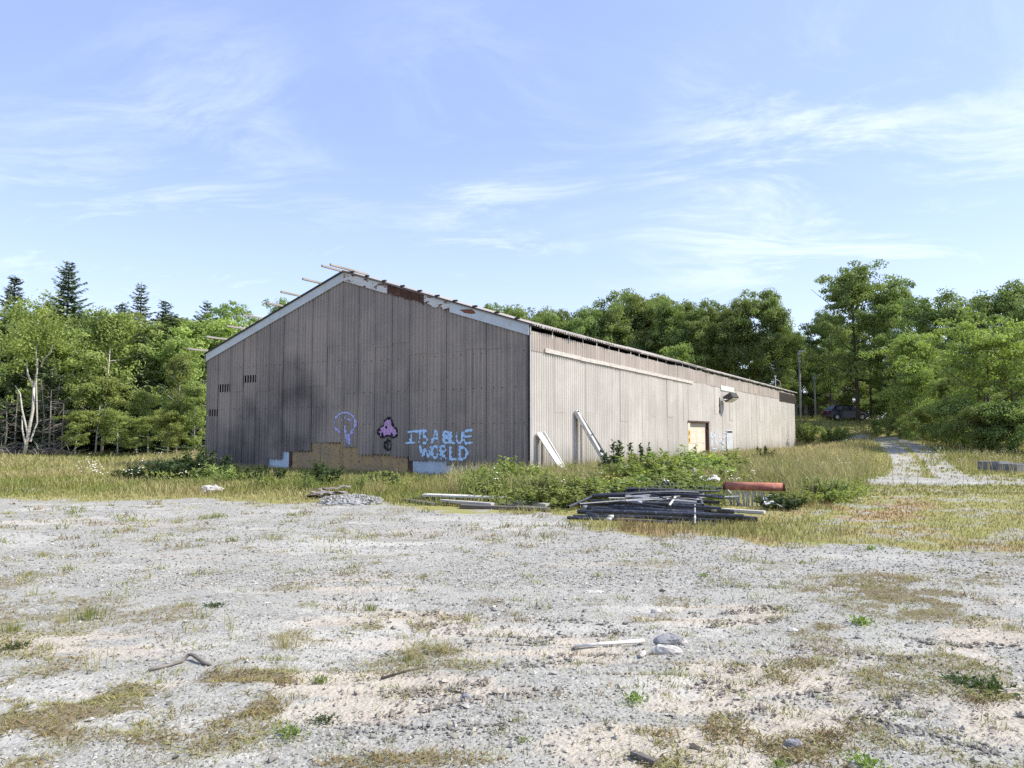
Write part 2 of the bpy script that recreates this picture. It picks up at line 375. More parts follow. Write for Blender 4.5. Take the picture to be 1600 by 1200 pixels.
MATP = [(90, 1110, 150, 46, 1), (40, 1065, 90, 18, .9), (190, 1080, 60, 22, .8), (385, 1058, 70, 24, 1), (395, 1100, 52, 26, .9), (1330, 925, 90, 14, .9), (1440, 948, 100, 22, 1), (1370, 905, 110, 10, .8), (1270, 983, 46, 8, .8), (1390, 1060, 60, 20, .6),
        (1450, 1075, 50, 16, .5), (640, 1195, 130, 14, .7), (610, 980, 60, 12, .7), (690, 1018, 40, 14, .6), (1540, 905, 80, 14, .6), (440, 945, 60, 10, .5), (1325, 1150, 60, 24, .6), (1260, 1170, 60, 20, .5), (1560, 1085, 60, 16, .7), (470, 1000, 50, 12, .5), (230, 990, 60, 8, .3), (250, 1150, 60, 20, .5), (760, 940, 30, 6, .5), (560, 930, 40, 7, .4)]
def masks(x, y):
    z = bank(x, y); px, py = proj(x, y, z); front = y > 1.5
    px = np.where(front, px, 9e3); py = np.where(front, py, 2e3)
    n1 = fbm(x*.8, y*.8, 5, 4); n2 = fbm(x*3, y*3, 11, 3)
    e = edge_py(px) + (n1-.5)*26*np.clip((py-677)/110, .2, 3) + (n2-.5)*12
    veg = 1 - sm(py, e-7, e+5); veg = np.where(front, veg, 0)
    # second gravel strip on the left, the drive and its apron on the right
    strip = ellipses(px, py, [(10, 768, 100, 5, 1), (1500, 750, 130, 8, 1), (1395, 750, 60, 7, 1), (1600, 752, 90, 6, .8)], .35)
    dr = np.zeros_like(px)
    for r in (RUT_A, RUT_B):
        o = np.argsort(r[:, 0]); xr = np.interp(y, r[o, 0], r[o, 1]); wdt = .64 + .16*(n2-.5)
        dr = np.maximum(dr, np.where((y > r[o, 0][0]-.5) & (y < r[o, 0][-1]), 1 - sm(np.abs(x-xr), wdt*.75, wdt*1.35), 0))
    bare = np.clip(np.maximum(strip*sm(n1+.4*n2, .52, .70)*1.2, dr) - .8*sm(n2, .52, .66), 0, 1)
    veg = veg*(1-bare)
    # thin patchy turf on the lower right
    thin = ellipses(px, py, [(1420, 800, 220, 55, 1), (1560, 815, 140, 60, 1)], .4)
    veg = np.clip(veg - thin*.55*sm(n2+.3*n1, .62, .78), 0, 1)
    sand = np.clip(ellipses(px, py, SAND, .55)*1.25 - .9*sm(fbm(x*1.1+9, y*3.4, 31, 4), .47, .66), 0, 1)*(1-veg)
    sand = np.maximum(sand, .45*sm(fbm(x*.6, y*1.6, 41, 4), .54, .75)*(1-veg))
    white = np.clip(ellipses(px, py, WHITE, .6) * sm(fbm(x*2.1, y*3, 51, 3), .30, .6) + .55*sm(fbm(x*.7, y*1.5, 57, 4), .55, .70), 0, 1)*(1-veg)
    mp = np.clip(ellipses(px, py, MATP, .5) * sm(fbm(x*4.2, y*4.2, 61, 4), .40, .56), 0, 1)*(1-veg)
    mp = np.maximum(mp, .45*sm(fbm(x*1.3, y*1.6, 67, 4), .64, .74)*(1-veg)*(y > 2))
    red = ellipses(px, py, [(1350, 795, 120, 22, 1), (1050, 828, 90, 9, 1), (640, 795, 60, 5, .9), (1180, 845, 120, 10, .6), (780, 805, 90, 5, .5), (1560, 860, 80, 14, .7), (1400, 830, 110, 14, .5)], .5) * sm(fbm(x*1.6, y*1.6, 71, 3), .35, .6)
    red = np.maximum(red, .4*sm(fbm(x*.6, y*.6, 73, 3), .55, .7)*(py > 760))
    return dict(veg=veg, sand=sand, white=white, mat=mp, red=red, px=px, py=py, bare=bare, dr=dr)
def spaced(segs):
    out = []
    for a, b, n in segs: out.append(np.linspace(a, b, n, endpoint=False))
    return np.unique(np.concatenate(out + [[segs[-1][1]]]))
gx = spaced([(-2500, -400, 8), (-400, -80, 16), (-80, -26, 60), (-26, -9, 110), (-9, 9, 250), (9, 26, 120), (26, 90, 90), (90, 400, 14), (400, 2500, 8)])
gy = spaced([(-60, 0, 10), (0, 3, 30), (3, 9, 140), (9, 18, 100), (18, 40, 80), (40, 85, 70), (85, 200, 14), (200, 3500, 10)])
X, Y = np.meshgrid(gx, gy); x = X.ravel(); y = Y.ravel()
mk = masks(x, y)
Z = h(x, y) + mk['mat']*.012 - mk['sand']*.008
ii = np.arange(len(x)).reshape(X.shape)
quads = np.stack([ii[:-1, :-1], ii[:-1, 1:], ii[1:, 1:], ii[1:, :-1]], -1).reshape(-1, 4)
gm = np_mesh('ground', np.stack([x, y, Z], 1), quads, dict(veg=mk['veg'], sand=mk['sand'], white=mk['white'], weeds=mk['mat'], red=mk['red']), True)
def groundmat():
    m, nt, b = mat('yard_ground', .95, .1); p = pos(nt)
    veg, sand, white, wd, red = [attr(nt, k) for k in ('veg', 'sand', 'white', 'weeds', 'red')]
    n1 = NOISE(nt, p, 1.3, 6.0, .65); n2 = NOISE(nt, p, 38.0, 4.0, .7); n3 = NOISE(nt, p, 11.0, 5.0, .65)
    vo = N(nt, 'ShaderNodeTexVoronoi', dict(feature='F1'), Vector=p, Scale=36.0, Randomness=1.0)
    vcell = N(nt, 'ShaderNodeSeparateColor', _0=vo.outputs['Color']).outputs[0]
    g = MIX(nt, vcell, (.19, .187, .172), (.395, .384, .35)); g = MIX(nt, SS(nt, n1, .35, .7), g, (.345, .338, .305))
    s = MIX(nt, n3, (.37, .325, .265), (.50, .45, .375)); s = MIX(nt, SS(nt, NOISE(nt, N(nt, 'ShaderNodeMapping', Vector=p, Scale=(2.2, 6, 1), Rotation=(0, 0, .12)).outputs[0], 1.0, 7.0, .72), .5, .66), s, (.33, .285, .245))
    def brk(a, amt): return SS(nt, M(nt, 'ADD', M(nt, 'ADD', a, M(nt, 'MULTIPLY', M(nt, 'SUBTRACT', n3, .5), amt*1.9)), M(nt, 'MULTIPLY', M(nt, 'SUBTRACT', n2, .5), amt*.8)), .2, .85)
    c = MIX(nt, M(nt, 'MULTIPLY', brk(sand, .8), .92), g, s)
    c = MIX(nt, M(nt, 'MULTIPLY', brk(white, .8), .8), c, (.46, .445, .405))
    soil = MIX(nt, n3, (.18, .13, .075), (.13, .11, .05))
    c = MIX(nt, M(nt, 'MULTIPLY', brk(wd, .9), .8), c, soil)
    turf = MIX(nt, n3, (.20, .19, .065), (.36, .30, .13)); turf = MIX(nt, SS(nt, n1, .4, .62), turf, (.24, .25, .08))
    turf = MIX(nt, M(nt, 'MULTIPLY', brk(red, .6), .75), turf, (.33, .22, .13))
    c = MIX(nt, brk(veg, .8), c, turf)
    c = MIX(nt, SS(nt, n2, .60, .72, 0.0, .45), c, (.16, .155, .15))
    nt.links.new(c, b.inputs['Base Color'])
    hgt = M(nt, 'ADD', M(nt, 'MULTIPLY', vo.outputs['Distance'], -.6), n2); bump(nt, b, hgt, .7, .02)
    return m
ground = link('ground', gm, groundmat()); tag(ground, kind='structure')

# road shelf on the bank behind the warehouse
def sheet_grid(name, xs, ys, zoff, m):
    A, B = np.meshgrid(xs, ys); a = A.ravel(); bb = B.ravel(); i2 = np.arange(len(a)).reshape(A.shape)
    q = np.stack([i2[:-1, :-1], i2[:-1, 1:], i2[1:, 1:], i2[1:, :-1]], -1).reshape(-1, 4)
    return link(name, np_mesh(name, np.stack([a, bb, h(a, bb)+zoff], 1), q, smooth=True), m)
M_road = simple('worn_asphalt', (.16, .16, .165), (.21, .21, .21), 3.0, .95, coords='w')
rd = sheet_grid('road', np.linspace(28, 130, 110), np.linspace(79.5, 84.5, 10), .05, M_road); tag(rd, kind='structure')

# ------------------------------------------------------------------ gravel (uncountable): one mesh of small broken stones
def stones(n, ylo, yhi, smin, smax, seed, power=1.0, at=None):
    r = np.random.default_rng(seed)
    if at is not None: n = len(at[0]); ylo, yhi = 1, 2
    yy = ylo*(yhi/ylo)**(r.random(n)**power); xx = (r.random(n)-.5)*2*(yy*.80+.5)
    if at is not None: xx, yy = at
    k = masks(xx, yy)
    keep = (r.random(n) > 0) if at is not None else r.random(n) > np.clip(k['veg']*1.0 + .55*k['sand'] + .45*k['white'] + .5*k['mat'], 0, .985)
    xx, yy = xx[keep], yy[keep]; n = len(xx)
    size = smin + (smax-smin)*r.random(n)**2.6
    base = np.array([[1, 0, 0], [-1, 0, 0], [0, 1, 0], [0, -1, 0], [0, 0, 1], [0, 0, -1]], float)
    V = base[None]*(.55+.6*r.random((n, 6, 1))) + (r.random((n, 6, 3))-.5)*.5
    V *= (np.stack([np.ones(n), .7+.3*r.random(n), .42+.3*r.random(n)], 1)*size[:, None]*.5)[:, None, :]
    a = r.random(n)*6.283; ca, sa = np.cos(a)[:, None], np.sin(a)[:, None]
    tl = (r.random(n)-.5)*1.0; ct, st_ = np.cos(tl)[:, None], np.sin(tl)[:, None]
    vx, vy, vz = V[..., 0], V[..., 1], V[..., 2]
    vx, vz = vx*ct - vz*st_, vx*st_ + vz*ct
    V = np.stack([vx*ca - vy*sa, vx*sa + vy*ca, vz], -1)
    V += np.stack([xx, yy, h(xx, yy)+size*.10], 1)[:, None, :]
    f = np.array([[0, 2, 4], [2, 1, 4], [1, 3, 4], [3, 0, 4], [2, 0, 5], [1, 2, 5], [3, 1, 5], [0, 3, 5]])
    Fs = (f[None] + (np.arange(n)*6)[:, None, None]).reshape(-1, 3)
    tone = np.repeat(np.clip(r.normal(.48 if at is None else .16, .24 if at is None else .18, n), 0, 1), 6); warm = np.repeat(np.clip(.25*r.random(n)+.75*masks(xx, yy)['sand'], 0, 1), 6)
    return V.reshape(-1, 3), Fs, tone, warm
def join(parts):
    V = []; Fs = []; A = None; n = 0
    for p in parts:
        V.append(p[0]); Fs.append(p[1]+n); n += len(p[0])
    cols = [np.concatenate([p[i] for p in parts]) for i in range(2, len(parts[0]))]
    return np.concatenate(V), np.concatenate(Fs), cols
def clods(n, seed):
    r = np.random.default_rng(seed); XX = []; YY = []
    rows_ = [((470, 935), (860, 948)), ((600, 955), (960, 975)), ((640, 975), (1000, 985)), ((480, 968), (760, 990)), ((700, 1008), (1010, 985)), ((560, 1030), (860, 1000)), ((770, 1050), (960, 1020)), ((600, 1085), (760, 1070)), ((600, 1115), (880, 1080)),
             ((1060, 1110), (1300, 1010)), ((1090, 1140), (1330, 1060)), ((1060, 1090), (1180, 1030)), ((1080, 960), (1220, 950)), ((1090, 975), (1230, 968)), ((1180, 1180), (1420, 1090)), ((1350, 1120), (1560, 1180)), ((520, 1150), (800, 1140)), ((1240, 1010), (1480, 1040)), ((1380, 1000), (1600, 1010))]
    for (a, b) in rows_:
        A, B = gp(*a), gp(*b); m_ = n//len(rows_); t = r.random(m_); g_ = vnoise(t*14, np.full(m_, seed+a[0]), 3) > .42
        XX.append((A.x+(B.x-A.x)*t+r.normal(0, .03, m_))[g_]); YY.append((A.y+(B.y-A.y)*t+r.normal(0, .05, m_))[g_])
    return np.concatenate(XX), np.concatenate(YY)
gv, gf, (gt, gwm) = join([stones(0, 0, 0, .014, .055, 5, at=clods(5200, 3)), stones(42000, 3.0, 8.5, .010, .034, 1), stones(42000, 7.5, 17.5, .016, .05, 2), stones(900, 3.2, 15, .04, .085, 3), stones(5000, 20, 38, .03, .07, 4)])
def stonemat():
    m, nt, b = mat('crushed_stone', .95, .15); t = attr(nt, 'tone'); wm = attr(nt, 'warm')
    c = MIX(nt, t, (.128, .125, .116), (.465, .452, .412)); c = MIX(nt, wm, c, MIX(nt, t, (.22, .19, .155), (.47, .42, .355)))
    nt.links.new(c, b.inputs['Base Color']); return m
tag(link('gravel', np_mesh('gravel', gv, gf, dict(tone=gt, warm=gwm)), stonemat()), 'loose crushed grey stone covering the open yard', 'gravel', kind='stuff')

# ------------------------------------------------------------------ warehouse
wh = empty('warehouse', (P0[0], P0[1], 0), ANG)
tag(wh, 'long derelict warehouse clad in corrugated grey cement sheets with graffiti on its gable', 'warehouse')
PIT = .168; AMP = .036; SW = PIT*5
def prof(s): return AMP*math.cos(2*math.pi*s/PIT)
def rz(v):     # underside of roof along the gable
    return EAVE + (RIDGE-EAVE)*(1-abs(v-WID/2)/(WID/2))
gable_wall = MB().add([(.07, .02, -.2), (.07, WID-.02, -.2), (.07, WID-.02, EAVE-.05), (.07, WID/2, RIDGE-.05), (.07, .02, EAVE-.05),
                       (.15, .02, -.2), (.15, WID-.02, -.2), (.15, WID-.02, EAVE-.05), (.15, WID/2, RIDGE-.05), (.15, .02, EAVE-.05)],
                      [(0, 1, 2, 3, 4), (9, 8, 7, 6, 5), (0, 5, 6, 1), (1, 6, 7, 2), (2, 7, 8, 3), (3, 8, 9, 4), (4, 9, 5, 0)]).build('gable_wall', M_dark, wh)
DOOR_U = (wal(1074, 661)[0], wal(1106, 661)[0]); DOOR_Z = 2.12
side_wall = MB().box((.16, .06, -.2), (DOOR_U[0], .14, 4.86)).box((DOOR_U[1], .06, -.2), (LEN-.02, .14, 4.86)).box((DOOR_U[0], .06, DOOR_Z), (DOOR_U[1], .14, 4.86)).build('side_wall', M_dark, wh)
back = MB().box((LEN-.16, .16, -.2), (LEN-.08, WID-.1, EAVE-.1)).box((.16, WID-.14, -.2), (LEN-.2, WID-.06, EAVE-.05)).build('rear_wall', M_wall, wh)
# unit sheet (x along, -y outward, z 0..1), 6 mm thick
SEG = 8
def sheet_mesh(name, bot=None, top=None, wid=SW-.012, to_gable=None, n=5*SEG, s0=0.0):
    """corrugated sheet; bot/top functions of s. to_gable=v0: laid straight in building space on the gable"""
    s = np.linspace(0, wid, n+1)
    y = -AMP*np.cos(2*np.pi*(s+s0)/PIT)
    zb = np.array([bot(a) if bot else 0 for a in s]); zt = np.array([top(a) if top else 1 for a in s])
    th = .007
    def pt(ss, yy, z):
        if to_gable is None: return np.stack([ss, yy, z], 1)
        return np.stack([yy, to_gable+ss, z], 1)
    V = np.concatenate([pt(s, y, zb), pt(s, y, zt), pt(s, y+th, zb), pt(s, y+th, zt)]*2); k = n+1; i = np.arange(n); e = 4*k
    fr = np.stack([i, i+1, k+i+1, k+i], 1); bk = np.stack([2*k+i+1, 2*k+i, 3*k+i, 3*k+i+1], 1)
    bo = np.stack([2*k+i, 2*k+i+1, i+1, i], 1)+e; tp = np.stack([k+i, k+i+1, 3*k+i+1, 3*k+i], 1)+e
    sd = np.array([[0, k, 3*k, 2*k], [n, 2*k+n, 3*k+n, k+n]])+e
    Fs = np.concatenate([fr, bk, bo, tp, sd])
    if to_gable is not None: Fs = Fs[:, ::-1]
    me = np_mesh(name, V, Fs, None, False)
    sf = np.zeros(len(Fs), bool); sf[:2*n] = True; me.polygons.foreach_set('use_smooth', sf)
    return me
unit = sheet_mesh('wall_sheet', wid=SW+.002)
unit_top = unit.copy(); unit_roof = unit.copy()
unit.materials.append(M_wall); unit_top.materials.append(M_walltop); unit_roof.materials.append(M_roof)
r0 = random.Random(4)
DOOR_U = (wal(1074, 661)[0], wal(1106, 661)[0]); DOOR_Z = 2.12
nsheet = int(LEN/SW)+1
for i in range(nsheet):
    u0 = i*SW + .02
    if u0 + SW > LEN + .3: break
    wsc = 1.0 if u0+SW <= LEN else (LEN-u0)/SW
    lap = 2.35 + r0.choice([0, 0, .0, .32, -.3]) if i > 4 else 2.1 + .25*r0.random()
    off = lambda: r0.uniform(-.006, .006)
    ztop_ = 4.97 if u0 < 14 else 5.0
    indoor = u0 + SW > DOOR_U[0] and u0 < DOOR_U[1]
    if not indoor:
        if i % 7 in (2, 5) or i in (13, 24):
            link('wall_sheet', unit, None, side_wall, (u0, off(), -.1), (0, 0, 0), (wsc, 1, lap+.13))
            link('wall_sheet', unit, None, side_wall, (u0, -.008+off(), lap), (0, 0, 0), (wsc, 1, 4.34-lap))
        else: link('wall_sheet', unit, None, side_wall, (u0, off(), -.1), (0, 0, 0), (wsc, 1, 4.44))
    else:
        link('wall_sheet', unit, None, side_wall, (u0, -.012+off(), DOOR_Z+.02), (0, 0, 0), (wsc, 1, 4.34-DOOR_Z-.02))
    link('wall_sheet', unit_top, None, side_wall, (u0, -.02+off(), 4.31), (0, 0, 0), (wsc, 1, ztop_-4.31+r0.uniform(-.02, .02)))
# partial-width fillers left and right of the door
for a, b_ in ((math.floor((DOOR_U[0]-.02)/SW)*SW+.02, DOOR_U[0]-.02), (DOOR_U[1]+.02, math.floor((DOOR_U[1]-.02)/SW)*SW+SW+.02)):
    if b_-a > .05: link('wall_sheet', unit, None, side_wall, (a, 0, -.1), (0, 0, 0), ((b_-a)/SW, 1, DOOR_Z+.14))
# gable sheets: bottom edge heights read off the photo
steps = [(300, 734), (392, 734), (392, 728), (417, 728), (417, 717), (440, 717), (440, 705), (489, 705), (489, 692), (541, 692), (541, 698), (569, 698), (569, 711), (600, 711), (600, 714), (627, 714), (627, 720), (688, 720), (688, 727), (751, 727), (751, 753), (860, 753)]
def gable_bottom(v):
    best = None
    x_, y_ = loc2w(0, v); px, _ = proj(x_, y_, 0.5)
    for i in range(0, len(steps), 2):
        if steps[i][0] <= px < steps[i+1][0]: return gab(px, steps[i][1])[1]
    return -.1
ncol = int(round(WID/SW))
SWG = WID/ncol
combs = {}
for (pa, pb, ya, yb) in ((326, 346, 640, 649), (348, 370, 600, 611), (371, 392, 587, 597)):
    v, za = gab((pa+pb)/2, ya); _, zb_ = gab((pa+pb)/2, yb); combs[int(v/SWG)] = (zb_, za)
r1 = random.Random(9)
for i in range(ncol):
    v0 = i*SWG + .008; wd_ = SWG-.018 + r1.uniform(-.006, .004)
    vb = gable_bottom(v0+SWG/2)
    zb0 = vb if vb > .3 else -.1
    lap = 4.45 + r1.uniform(-.05, .05) if i < 6 or i > 15 else 4.9 + r1.uniform(-.1, .1)
    if i > 10 : lap = 3.3 + r1.uniform(-.15, .15)
    if i in combs: lap = combs[i][0]
    jag = (lambda s, z=zb0, ph=r1.random()*9: z + .035*math.sin(s*37+ph) + .02*math.sin(s*90+ph)) if zb0 > .1 else None
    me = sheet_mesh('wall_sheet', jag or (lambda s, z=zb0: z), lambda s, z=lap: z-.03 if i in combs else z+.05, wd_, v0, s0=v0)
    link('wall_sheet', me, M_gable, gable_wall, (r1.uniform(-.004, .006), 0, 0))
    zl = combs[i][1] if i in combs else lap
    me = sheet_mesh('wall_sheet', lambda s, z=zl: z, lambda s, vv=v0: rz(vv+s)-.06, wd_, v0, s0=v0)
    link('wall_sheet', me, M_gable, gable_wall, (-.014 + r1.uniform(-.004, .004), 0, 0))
    if i in combs:
        tb = MB()
        for k in range(5):
            s = v0 + .03 + PIT*k; tb.box((-.02, s+.075, combs[i][0]-.05), (.004, s+.118, combs[i][1]+.03))
        tb.build('sheet_tab', M_gable, gable_wall)
    # fixing bolts in rows
    if i % 1 == 0:
        bt = MB()
        for zr in ((1.9, 3.1, 4.3) if i < 10 else (2.6, 4.4)):
            for k in (1, 3):
                s = v0 + PIT*k
                if zr < rz(s)-.4 and r1.random() < .8: bt.tube([(-AMP-.012, s, zr), (-AMP-.034, s, zr)], .016, 6)
        if bt.n: bt.build('sheet_bolt', M_steel_dark, gable_wall)
# exposed base of the gable: boards and pale panels behind the cut sheets
def gv_(px, py=700): return gab(px, py)[0]
for nm, pa, pb, zt_, m_, xo in (('base_panel', 392, 452, 1.35, M_white, .05), ('base_panel', 644, 752, 1.05, M_white, .05)):
    tag(MB().box((xo-.006, gv_(pb), -.1), (xo+.01, gv_(pa), zt_)).build(nm, m_, gable_wall), 'pale blue-white sheet exposed under the cut cladding')
e_ = [456, 500, 547, 594, 636]
for k in range(4):
    MB().box((.042+.002*k, gv_(e_[k+1])+.006, -.1), (.060, gv_(e_[k])-.006, 1.95)).build('base_board', M_osb, gable_wall)
for pxp in (453, 640):
    MB().box((.04, gv_(pxp)-.09, -.1), (.068, gv_(pxp)+.09, 1.9)).build('base_post', M_brown, gable_wall)
# corner trim
MB().box((-.062, -.05, -.1), (-.045, .03, EAVE-.3)).build('corner_trim', M_steel_dark, wh); MB().box((-.044, -.066, -.1), (-.01, -.048, EAVE-.3)).build('corner_trim', M_metal, wh)
# roof
slope = math.atan2(RIDGE-EAVE, WID/2); cs, sn = math.cos(slope), math.sin(slope)
SLEN = (WID/2)/cs
def rp(u, d, up): # right slope point, d metres down from ridge
    return (u, WID/2 - d*cs - up*sn*0 + 0, RIDGE - d*sn + up)
roof = MB().add([(-.02, WID/2, RIDGE+.03), (LEN+.1, WID/2, RIDGE+.03), (LEN+.1, -.02, EAVE+.03), (-.02, -.02, EAVE+.03), (LEN+.1, WID+.1, EAVE), (-.02, WID+.1, EAVE),
                 (-.02, WID/2, RIDGE-.03), (LEN+.1, WID/2, RIDGE-.03), (LEN+.1, -.02, EAVE-.03), (-.02, -.02, EAVE-.03), (LEN+.1, WID+.1, EAVE-.06), (-.02, WID+.1, EAVE-.06)],
                [(0, 3, 2, 1), (0, 1, 4, 5), (6, 7, 8, 9), (7, 6, 11, 10), (3, 9, 8, 2), (5, 4, 10, 11), (0, 6, 9, 3), (0, 5, 11, 6), (1, 2, 8, 7), (4, 1, 7, 10)]).build('roof', M_dark, wh)
rr = random.Random(12)
rot_r = Matrix(((0, 0, 0), (0, 0, 0), (0, 0, 0)))
for i in range(nsheet):
    u0 = i*SW - .14
    for (d0, d1) in ((0.0, 3.1), (3.0, 6.1), (6.0, SLEN+.16)):
        if d0 < 5 and i > 6: continue
        o = link('roof_sheet', unit_roof, None, roof)
        # unit sheet: x along u, z -> down slope, -y -> up (outward)
        ez = Vector((0, -cs, -sn)); ex = Vector((1, 0, 0)); ey = ez.cross(ex)
        mm = Matrix((ex, ey, ez)).transposed().to_4x4()
        t = rr.uniform(-.012, .02); L_ = d1-d0 + (rr.uniform(-.05, .06) if d1 > SLEN else 0)
        if d1 > SLEN and 17 < i < 24: t += rr.uniform(0, .06)
        mm = Matrix.Translation((u0, WID/2 - d0*cs, RIDGE - d0*sn + .055 + t + (.012 if d0 else .03))) @ mm @ Matrix.Diagonal((1, 1, L_, 1))
        o.matrix_local = mm
# verge clips and ridge roll
for k in range(10):
    d = .5 + k*.88 + rr.uniform(-.1, .1); p = rp(-.13, d, .15)
    MB().box((p[0]-.03, p[1]-.09, p[2]-.04), (p[0]+.04, p[1]+.09, p[2]+.02), mtx=None).build('verge_clip', M_steel_dark, roof)
# flashing boards
def fascia(name, va, vb, m_, dep=.35, xo=-.075, lift=.03, jag=0):
    n = 10; V = []; Fs = []
    for k in range(n+1):
        v = va + (vb-va)*k/n; z = rz(v)+lift; zb = z-dep*(1 + jag*random.uniform(-.25, .25))
        V += [(xo, v, z), (xo, v, zb), (xo+.02, v, z), (xo+.02, v, zb)]
    for k in range(n):
        a = k*4; Fs += [(a, a+4, a+5, a+1), (a+2, a+3, a+7, a+6), (a, a+2, a+6, a+4), (a+1, a+5, a+7, a+3)]
    Fs += [(0, 1, 3, 2), (n*4, n*4+2, n*4+3, n*4+1)]
    return MB().add(V, Fs).build(name, m_, roof)
vb_ = lambda px, py: gab(px, py)[0]
fascia('fascia_board', -.03, gab(704, 480)[0]-.008, M_fascia)
fascia('fascia_board', gab(704, 480)[0]+.008, gab(664, 470)[0]-.004, M_peel, .30, -.066, .03, 1)
tag(fascia('fascia_board', gab(664, 470)[0]+.004, gab(607, 452)[0]-.004, M_rust, .33, -.062, .03, .6), 'fascia length rusted bare')
fascia('fascia_board', gab(607, 452)[0]+.004, WID/2-.002, M_peel)
fascia('fascia_board', WID/2+.002, gab(440, 485)[0], M_fascia)
fascia('fascia_board', gab(440, 485)[0]+.008, WID+.05, M_fascia, .34)
v_, z_ = gab(735, 487)
MB().add([(-.079, v_+.42, z_+.10), (-.079, v_+.20, z_-.04), (-.079, v_-.1, z_-.10), (-.079, v_-.28, z_-.09), (-.079, v_-.34, z_-.16), (-.079, v_-.2, z_+.0), (-.079, v_-.42, z_-.09), (-.079, v_-.1, z_+.07)],
         [(0, 1, 2, 5, 7), (2, 3, 5)]).build('rust_patch', M_rustpatch, roof)
# dark verge edge strip above the flashing, both slopes
for sgn in (0, 1):
    va, vb2 = (-.16, WID/2) if sgn == 0 else (WID/2, WID+.12)
    V = [(-.13, va, rz(va)+.035), (-.13, vb2, rz(vb2)+.035), (-.03, vb2, rz(vb2)+.035), (-.03, va, rz(va)+.035)]
    V += [(a, b_, c+.06) for a, b_, c in V]
    MB().add(V, [(0, 1, 2, 3), (7, 6, 5, 4), (0, 4, 5, 1), (1, 5, 6, 2), (2, 6, 7, 3), (3, 7, 4, 0)]).build('verge_strip', M_steel_dark, roof)
# bare purlins poking out past the left slope
ends = [(328, 550, 29), (358, 533, 26), (386, 517, 28), (413, 502, 26), (445, 483, 22), (472, 465, 22), (505, 446, 28), (537, 424, 24), (544, 422, 20)]
for k, (pxx, pyy, ln) in enumerate(ends):
    v, z = gab(pxx, pyy); z = rz(v) + .10; Lp = .95 + .12*random.uniform(-1, 1)
    if k == 8: v = WID/2-.35; z = rz(v)+.2
    MB().box((-Lp-.1, v-.038, z-.042), (.9, v+.038, z+.038), .005).build('purlin', M_purlin, roof)
# eave gap: brackets and girt
g = MB().box((.1, .0, 4.95), (LEN-.1, .05, 4.98)).build('eave_girt', M_steel_dark, side_wall)
for k in range(40):
    u = .25 + k*1.2 + rr.uniform(-.25, .25)
    MB().box((u-.02, -.052, 4.86), (u+.02, -.036, 5.12)).build('eave_bracket', M_metal, side_wall)
# batten along the wall
(ua, za), (ub, zb2) = wal(849, 548), wal(1081, 598)
bt = MB(); nb = 6
for k in range(nb):
    a = ua + (ub-ua)*k/nb; b_ = ua + (ub-ua)*(k+1)/nb - .02; z1 = za + (zb2-za)*k/nb + rr.uniform(-.015, .015); z2 = za + (zb2-za)*(k+1)/nb
    V = [(a, -.085, z1-.07), (b_, -.085, z2-.07), (b_, -.05, z2-.07), (a, -.05, z1-.07), (a, -.085, z1+.07), (b_, -.085, z2+.07), (b_, -.05, z2+.07), (a, -.05, z1+.07)]
    MB().add(V, [(0, 3, 2, 1), (4, 5, 6, 7), (0, 1, 5, 4), (1, 2, 6, 5), (2, 3, 7, 6), (3, 0, 4, 7)]).build('wall_batten', M_batten, side_wall)
# white vent panel, dark panel at far end, stain board
(u1, z1), (u2, z2) = wal(1125, 609), wal(1145, 601)
ws = MB().box((u1, -.075, z1-.02), (u2, -.045, z1+.27)).build('vent_panel', M_clamp, side_wall)
tag(ws, 'white panel set under the eave')
(u1, z1) = wal(1217, 630)
MB().box((u1, -.062, 4.15), (LEN, -.04, 4.9)).build('end_panel', M_steel_dark, side_wall)
# door with jambs, lintel, leaf, notices
d0, d1 = DOOR_U
door = MB().box((d0+.35, .12, -.05), (d1-.1, .17, DOOR_Z-.25)).build('door', M_doorw, wh)
for zz_ in (.15, 1.0): MB().box((d0+.6, .108, zz_), (d1-.75, .119, zz_+.72)).build('door_panel', M_doorw, door)
MB().tube([(d1-.5, .12, 1.0), (d1-.5, .07, 1.0), (d1-.62, .07, 1.0)], .016, 6).build('handle', M_metal, door)
MB().box((d0+.35, .10, DOOR_Z-.22), (d1-.1, .17, DOOR_Z-.02)).build('door_head_panel', M_doorw, door)
tag(MB().box((d1-.09, -.06, -.05), (d1+.03, .3, DOOR_Z)).build('door_jamb', M_brown, door), 'dark brown door jamb')
MB().box((d0-.03, -.04, -.05), (d0+.34, .05, DOOR_Z)).build('door_jamb', M_doorw, door)
MB().box((d0-.08, -.075, DOOR_Z), (d1+.08, .12, DOOR_Z+.09)).build('lintel', M_brown, door)
for zz_ in (1.40, 1.02):
    nb_ = MB().box((d0+.02, -.052, zz_), (d0+.30, -.043, zz_+.30)).build('notice', M_yellow, door)
    MB().box((d0+.09, -.056, zz_+.06), (d0+.15, -.053, zz_+.24)).box((d0+.18, -.056, zz_+.10), (d0+.25, -.053, zz_+.14)).box((d0+.18, -.056, zz_+.18), (d0+.25, -.053, zz_+.22)).build('notice_print', M_black, nb_)
# pale cabinet
(u1, z1) = wal(1133, 672); u2 = wal(1142, 672)[0]
cab = MB().box((u1, -.10, .15), (u2, -.045, z1), .012).build('meter_cabinet', M_metal, side_wall)
MB().box((u1+.1, -.115, z1-.16), (u2-.1, -.102, z1-.06)).build('cabinet_slot', M_steel_dark, cab)
